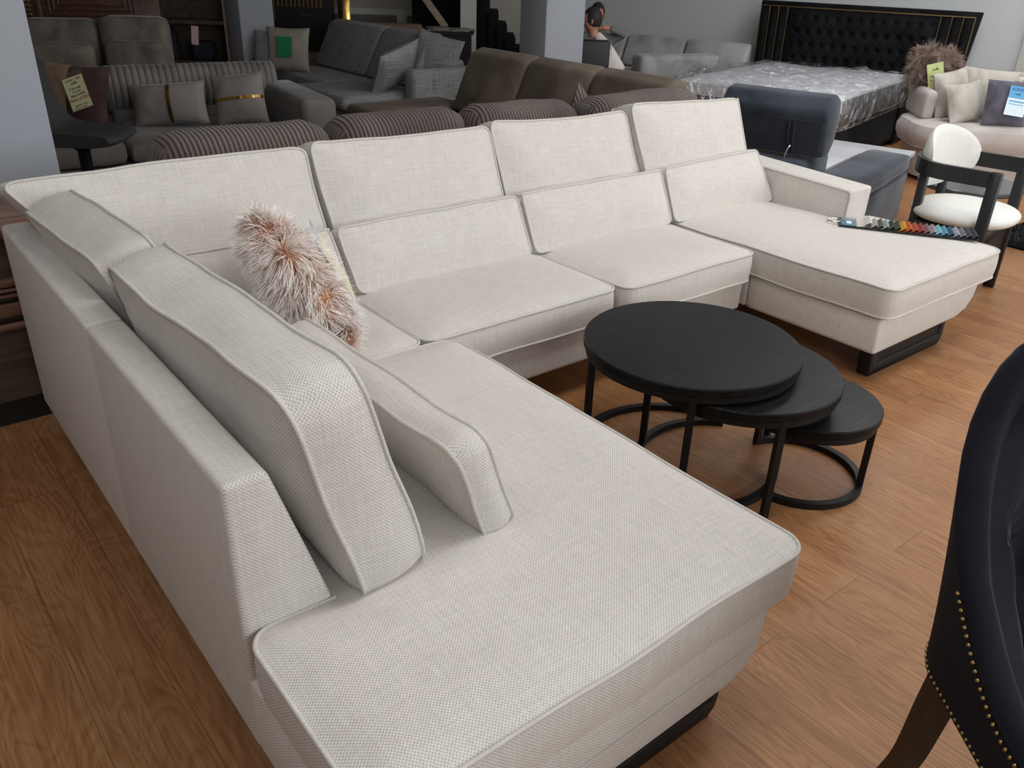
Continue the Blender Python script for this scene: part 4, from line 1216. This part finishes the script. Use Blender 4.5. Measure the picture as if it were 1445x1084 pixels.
b = BM(); tube(b, [(-.012, .40, .735), (-.014, .395, .64), (-.006, .39, .57)], .006); tube(b, [(-.012, .43, .735), (-.014, .425, .65), (-.004, .42, .60)], .006)
ob('strap', b, M['blue_dark'], hd, X=UX)
b = BM(); tube(b, curve3([(-.008, .40, .61), (-.022, .405, .60), (-.026, .415, .57), (-.026, .42, .536)], 5), .006)
ob('hinge_bracket', b, M['chrome'], us, X=UX)
wt = thing('low_table', UX @ Vector((1.15, .8, 0)), 'pale grey low table top behind the slate blue sofa bed', 'table')
ob('top', prism(BM(), [(.45, .34), (1.19, .34), (1.19, .06), (1.53, .06), (1.53, 1.5), (.45, 1.5)], .365, .40, 'z', .004, 1), M['white_top'], wt, X=UX)
ob('body', box(BM(), .50, 1.48, .40, 1.45, 0, .365), M['white_top'], wt, X=UX)

# ------------------------------------------------------------------ curved beige sofa with cushions
QX = Fr(6.58, 3.10, -47)        # x along the front, y away from the camera
qs = thing('curved_sofa', (7.0, 2.8, 0), 'pinkish beige velvet curved sofa piled with cushions, right of the bed', 'sofa')
bz = M['beige_velvet']
bm, lt, lb = pad([(-.05, -.05), (2.1, -.05), (2.1, .85), (-.05, .85)], .16, .03, 0, .03, .30, .05, .12, lambda p: Vector((p.x, p.y, p.z + .345)))
so_ = ob('seat', bm, bz, qs, X=QX); ob('piping', tube(BM(), [QX @ p for p in lb], .005, True), bz, so_)
bm, lt, lb = pad([(.0, .0), (2.05, .0), (2.05, .82), (.0, .82)], .22, 0, 0, .01, .30, .05, .12, lambda p: Vector((p.x, p.y, p.z + .145)))
ob('base', bm, bz, qs, X=QX)
roll(.02, .13, .34, .86, .43, .66, bz, .05, qs, 1, X=QX, nm='backrest', amp=.004)
roll(.23, 1.32, .70, .86, .43, .68, bz, .06, qs, 2, X=QX, nm='backrest', amp=.004)
roll(.98, 2.1, .50, .78, .43, .80, bz, .08, qs, 3, X=QX, nm='backrest', amp=.004)
def qstand(x, y, az, lean, r_=0, z=.452): return QX @ stand(x, y, z, az, lean, r_)
fx = qstand(.13, .66, 8, 14, 10, .64)
f2 = shaggy('fur_cushion', fx, .40, .30, .14, 4500, .075, [srgb(84, 62, 52), srgb(124, 102, 90), srgb(178, 160, 148)], 'brown shaggy fur cushion on the curved sofa back, tagged in yellow-green', 8, .004, .7)
T5 = fx @ Matrix.Translation((-.04, -.145, .07)) @ Matrix.Rotation(D(-24), 4, 'Y') @ Matrix.Rotation(D(6), 4, 'X')
ft = ob('price_tag', card(T5, .13, .19), plain('yellow_green_card', srgb(186, 196, 128), .5), f2)
for s, size, mm, x, z in (('sofa', .03, M['ink'], 0, .05), ('was £1899', .02, M['ink'], 0, .0), ('Now £999', .024, M['ink_red'], 0, -.03)): words('lettering', s, size, T5, mm, ft, x, z)
scatter('scatter_cushion', M['beige_pil'], .36, .36, .15, qstand(.29, .46, 32, 12, -8), 'beige velvet cushion leaning at the left end of the curved sofa', 11)
scatter('scatter_cushion', M['beige_pil'], .50, .30, .15, qstand(.60, .58, 0, 16, 3, .52), 'oblong beige velvet cushion behind the purple-grey one', 12)
scatter('scatter_cushion', M['beige_pil'], .34, .31, .14, qstand(.34, .22, 24, 24, -6), 'beige velvet cushion tilted in front of another, left of the blue tag', 13)
X6 = qstand(.56, .13, 6, 14, 2)
pc = scatter('scatter_cushion', M['purple_grey'], .33, .33, .13, X6, 'purple-grey velvet cushion with a blue and white tag', 14, .03)
T6 = X6 @ Matrix.Translation((.035, -.080, .175)) @ Matrix.Rotation(D(5), 4, 'Y')
bt = ob('price_tag', card(T6, .15, .21), M['tag_white'], pc)
ob('blue_header', card(T6 @ Matrix.Translation((0, -.0008, .062)), .15, .086), M['tag_blue'], bt)
words('lettering', 'KONRAD', .030, T6 @ Matrix.Translation((0, -.0008, 0)), M['ink_blue'], bt, 0, .082); words('lettering', 'suite', .022, T6 @ Matrix.Translation((0, -.0008, 0)), M['ink_blue'], bt, -.01, .050)
b = BM(); box(b, -.06, .06, -.0016, -.0008, -.008, .002); box(b, -.06, .055, -.0016, -.0008, -.026, -.021)
ob('printed_lines', b, M['tag_blue'], bt, X=T6)
X7 = qstand(.80, .22, -12, 12, 0)
w7 = scatter('scatter_cushion', M['cream'], .33, .35, .14, X7, 'cream cushion with a fluffy grey edge beside the purple-grey one', 15, .04)
b7 = pillow(.33, .35, .142, .04, 12, 0, 2); bmesh.ops.delete(b7, geom=[f for f in b7.faces if f.calc_center_median().x > -.09], context='FACES')
bmesh.ops.transform(b7, matrix=X7, verts=b7.verts)
fur('fluffy_edge', b7, 500, .05, [srgb(110, 104, 98), srgb(150, 144, 138), srgb(196, 190, 184)], w7, .004, .3, seed=5)
# round smoked side table, black rug
rt = thing('round_side_table', (5.42, 2.22, 0), 'low round smoked-grey side table under the cream armchair', 'table')
ob('tabletop', lathe(BM(), [(0, .32), (.29, .32), (.30, .33), (.30, .345), (.295, .35), (0, .35)], 5.42, 2.22, 64), M['grey_glass'], rt, sharp=35)
ob('pedestal', lathe(BM(), [(0, .0), (.16, .0), (.16, .015), (.03, .03), (.03, .319), (0, .319)], 5.42, 2.22, 32), M['black_metal'], rt, sharp=35)
rg = ob('shag_rug', box(BM(), 5.5, 6.7, 1.1, 2.1, 0, .02, .006, 1), M['rug'], None, origin=(6.1, 1.6, 0), X=None)
tag(rg, 'black shaggy rug on the floor at the right edge', 'rug')
b = BM(); box(b, 5.5, 6.7, 1.1, 2.1, .018, .022)
bmesh.ops.delete(b, geom=[f for f in b.faces if f.calc_center_median().z < .0215], context='FACES')
fur('pile', b, 5000, .045, [(.012, .012, .014), (.02, .02, .022), (.03, .03, .034)], rg, .008, .3, seed=9)
# light panel at far right of the wall
struct('trim_3', box(BM(), -4.0, -2.42, .0005, .03, 0, 2.4), M['trim'], X=WX, smooth=False)

# ------------------------------------------------------------------ reclaimed wood sideboard, left edge
sbx = thing('slatted_sideboard', (-.4, 3.15, 0), 'reclaimed brown wood sideboard with slatted front at the left edge', 'sideboard')
ob('top', box(BM(), -1.3, .455, 2.93, 3.345, .665, .70, .006, 1), M['slat_wood'], sbx)
ob('carcass', box(BM(), -1.28, .44, 2.99, 3.34, .10, .665), M['shelf_wood'], sbx)
for k in range(5):
    h = (.022, .012, .012, .045, .022)[k]; z = (.505, .487, .468, .405, .36)[k]
    ob('slat', box(BM(), -1.27, .436, 2.955, 2.988, z, z + h, .003, 1), M['slat_wood'], sbx)
ob('plinth', box(BM(), -1.2, .40, 3.02, 3.3, 0, .10), M['black_void'], sbx)

# ------------------------------------------------------------------ light
def area(name, loc, rot, sx, sy, e, col=(1, 1, 1)):
    l = bpy.data.lights.new(name, 'AREA'); l.shape = 'RECTANGLE'; l.size = sx; l.size_y = sy; l.energy = e; l.color = col
    o = bpy.data.objects.new(name, l); C.objects.link(o); o.location = loc; o.rotation_euler = rot; return o
area('daylight_shop_front', (5.7, FY0 - .15, 1.88), (D(90), 0, 0), 11.8, 1.74, 305, (.94, .975, 1))
w = bpy.data.worlds.new('sky'); sc.world = w; w.use_nodes = True
w.node_tree.nodes['Background'].inputs[0].default_value = (.85, .92, 1, 1)
w.node_tree.nodes['Background'].inputs[1].default_value = .6
for x, y, e in ((-1.0, 1.4, 24), (1.6, 1.0, 26), (3.6, 1.0, 30), (5.8, 1.2, 32), (4.6, 2.8, 26), (6.9, 3.0, 42), (9.0, 1.0, 30)):  # unseen overhead fill, added to brighten seat tops and the left and right sides
    area('overhead_fill_light', (x, y, HC - .03), (0, 0, 0), 1.2, .6, e, (.96, .98, 1))

# ------------------------------------------------------------------ camera
cam = bpy.data.cameras.new('camera'); co = bpy.data.objects.new('camera', cam); C.objects.link(co)
Rw = np.array([[0.7807, -0.2641, 0.5663], [-0.6242, -0.3737, 0.6862], [0.0304, -0.8892, -0.4566]])
u_, s_, v_ = np.linalg.svd(Rw); Rw = u_ @ v_
mw = Matrix.Identity(4)
for i in range(3):
    mw[i][0] = Rw[i, 0]; mw[i][1] = -Rw[i, 1]; mw[i][2] = -Rw[i, 2]
mw[2][3] = 1.5
co.matrix_world = mw
cam.sensor_fit = 'HORIZONTAL'; cam.sensor_width = 36; cam.lens = 1178.6 / 1445 * 36; cam.clip_start = .02
sc.camera = co
sc.view_settings.view_transform = 'Standard'; sc.view_settings.look = 'None'
sc.view_settings.gamma = 1; sc.view_settings.use_curve_mapping = False
sc.view_settings.exposure = -0.42
sc.cycles.use_denoising = True
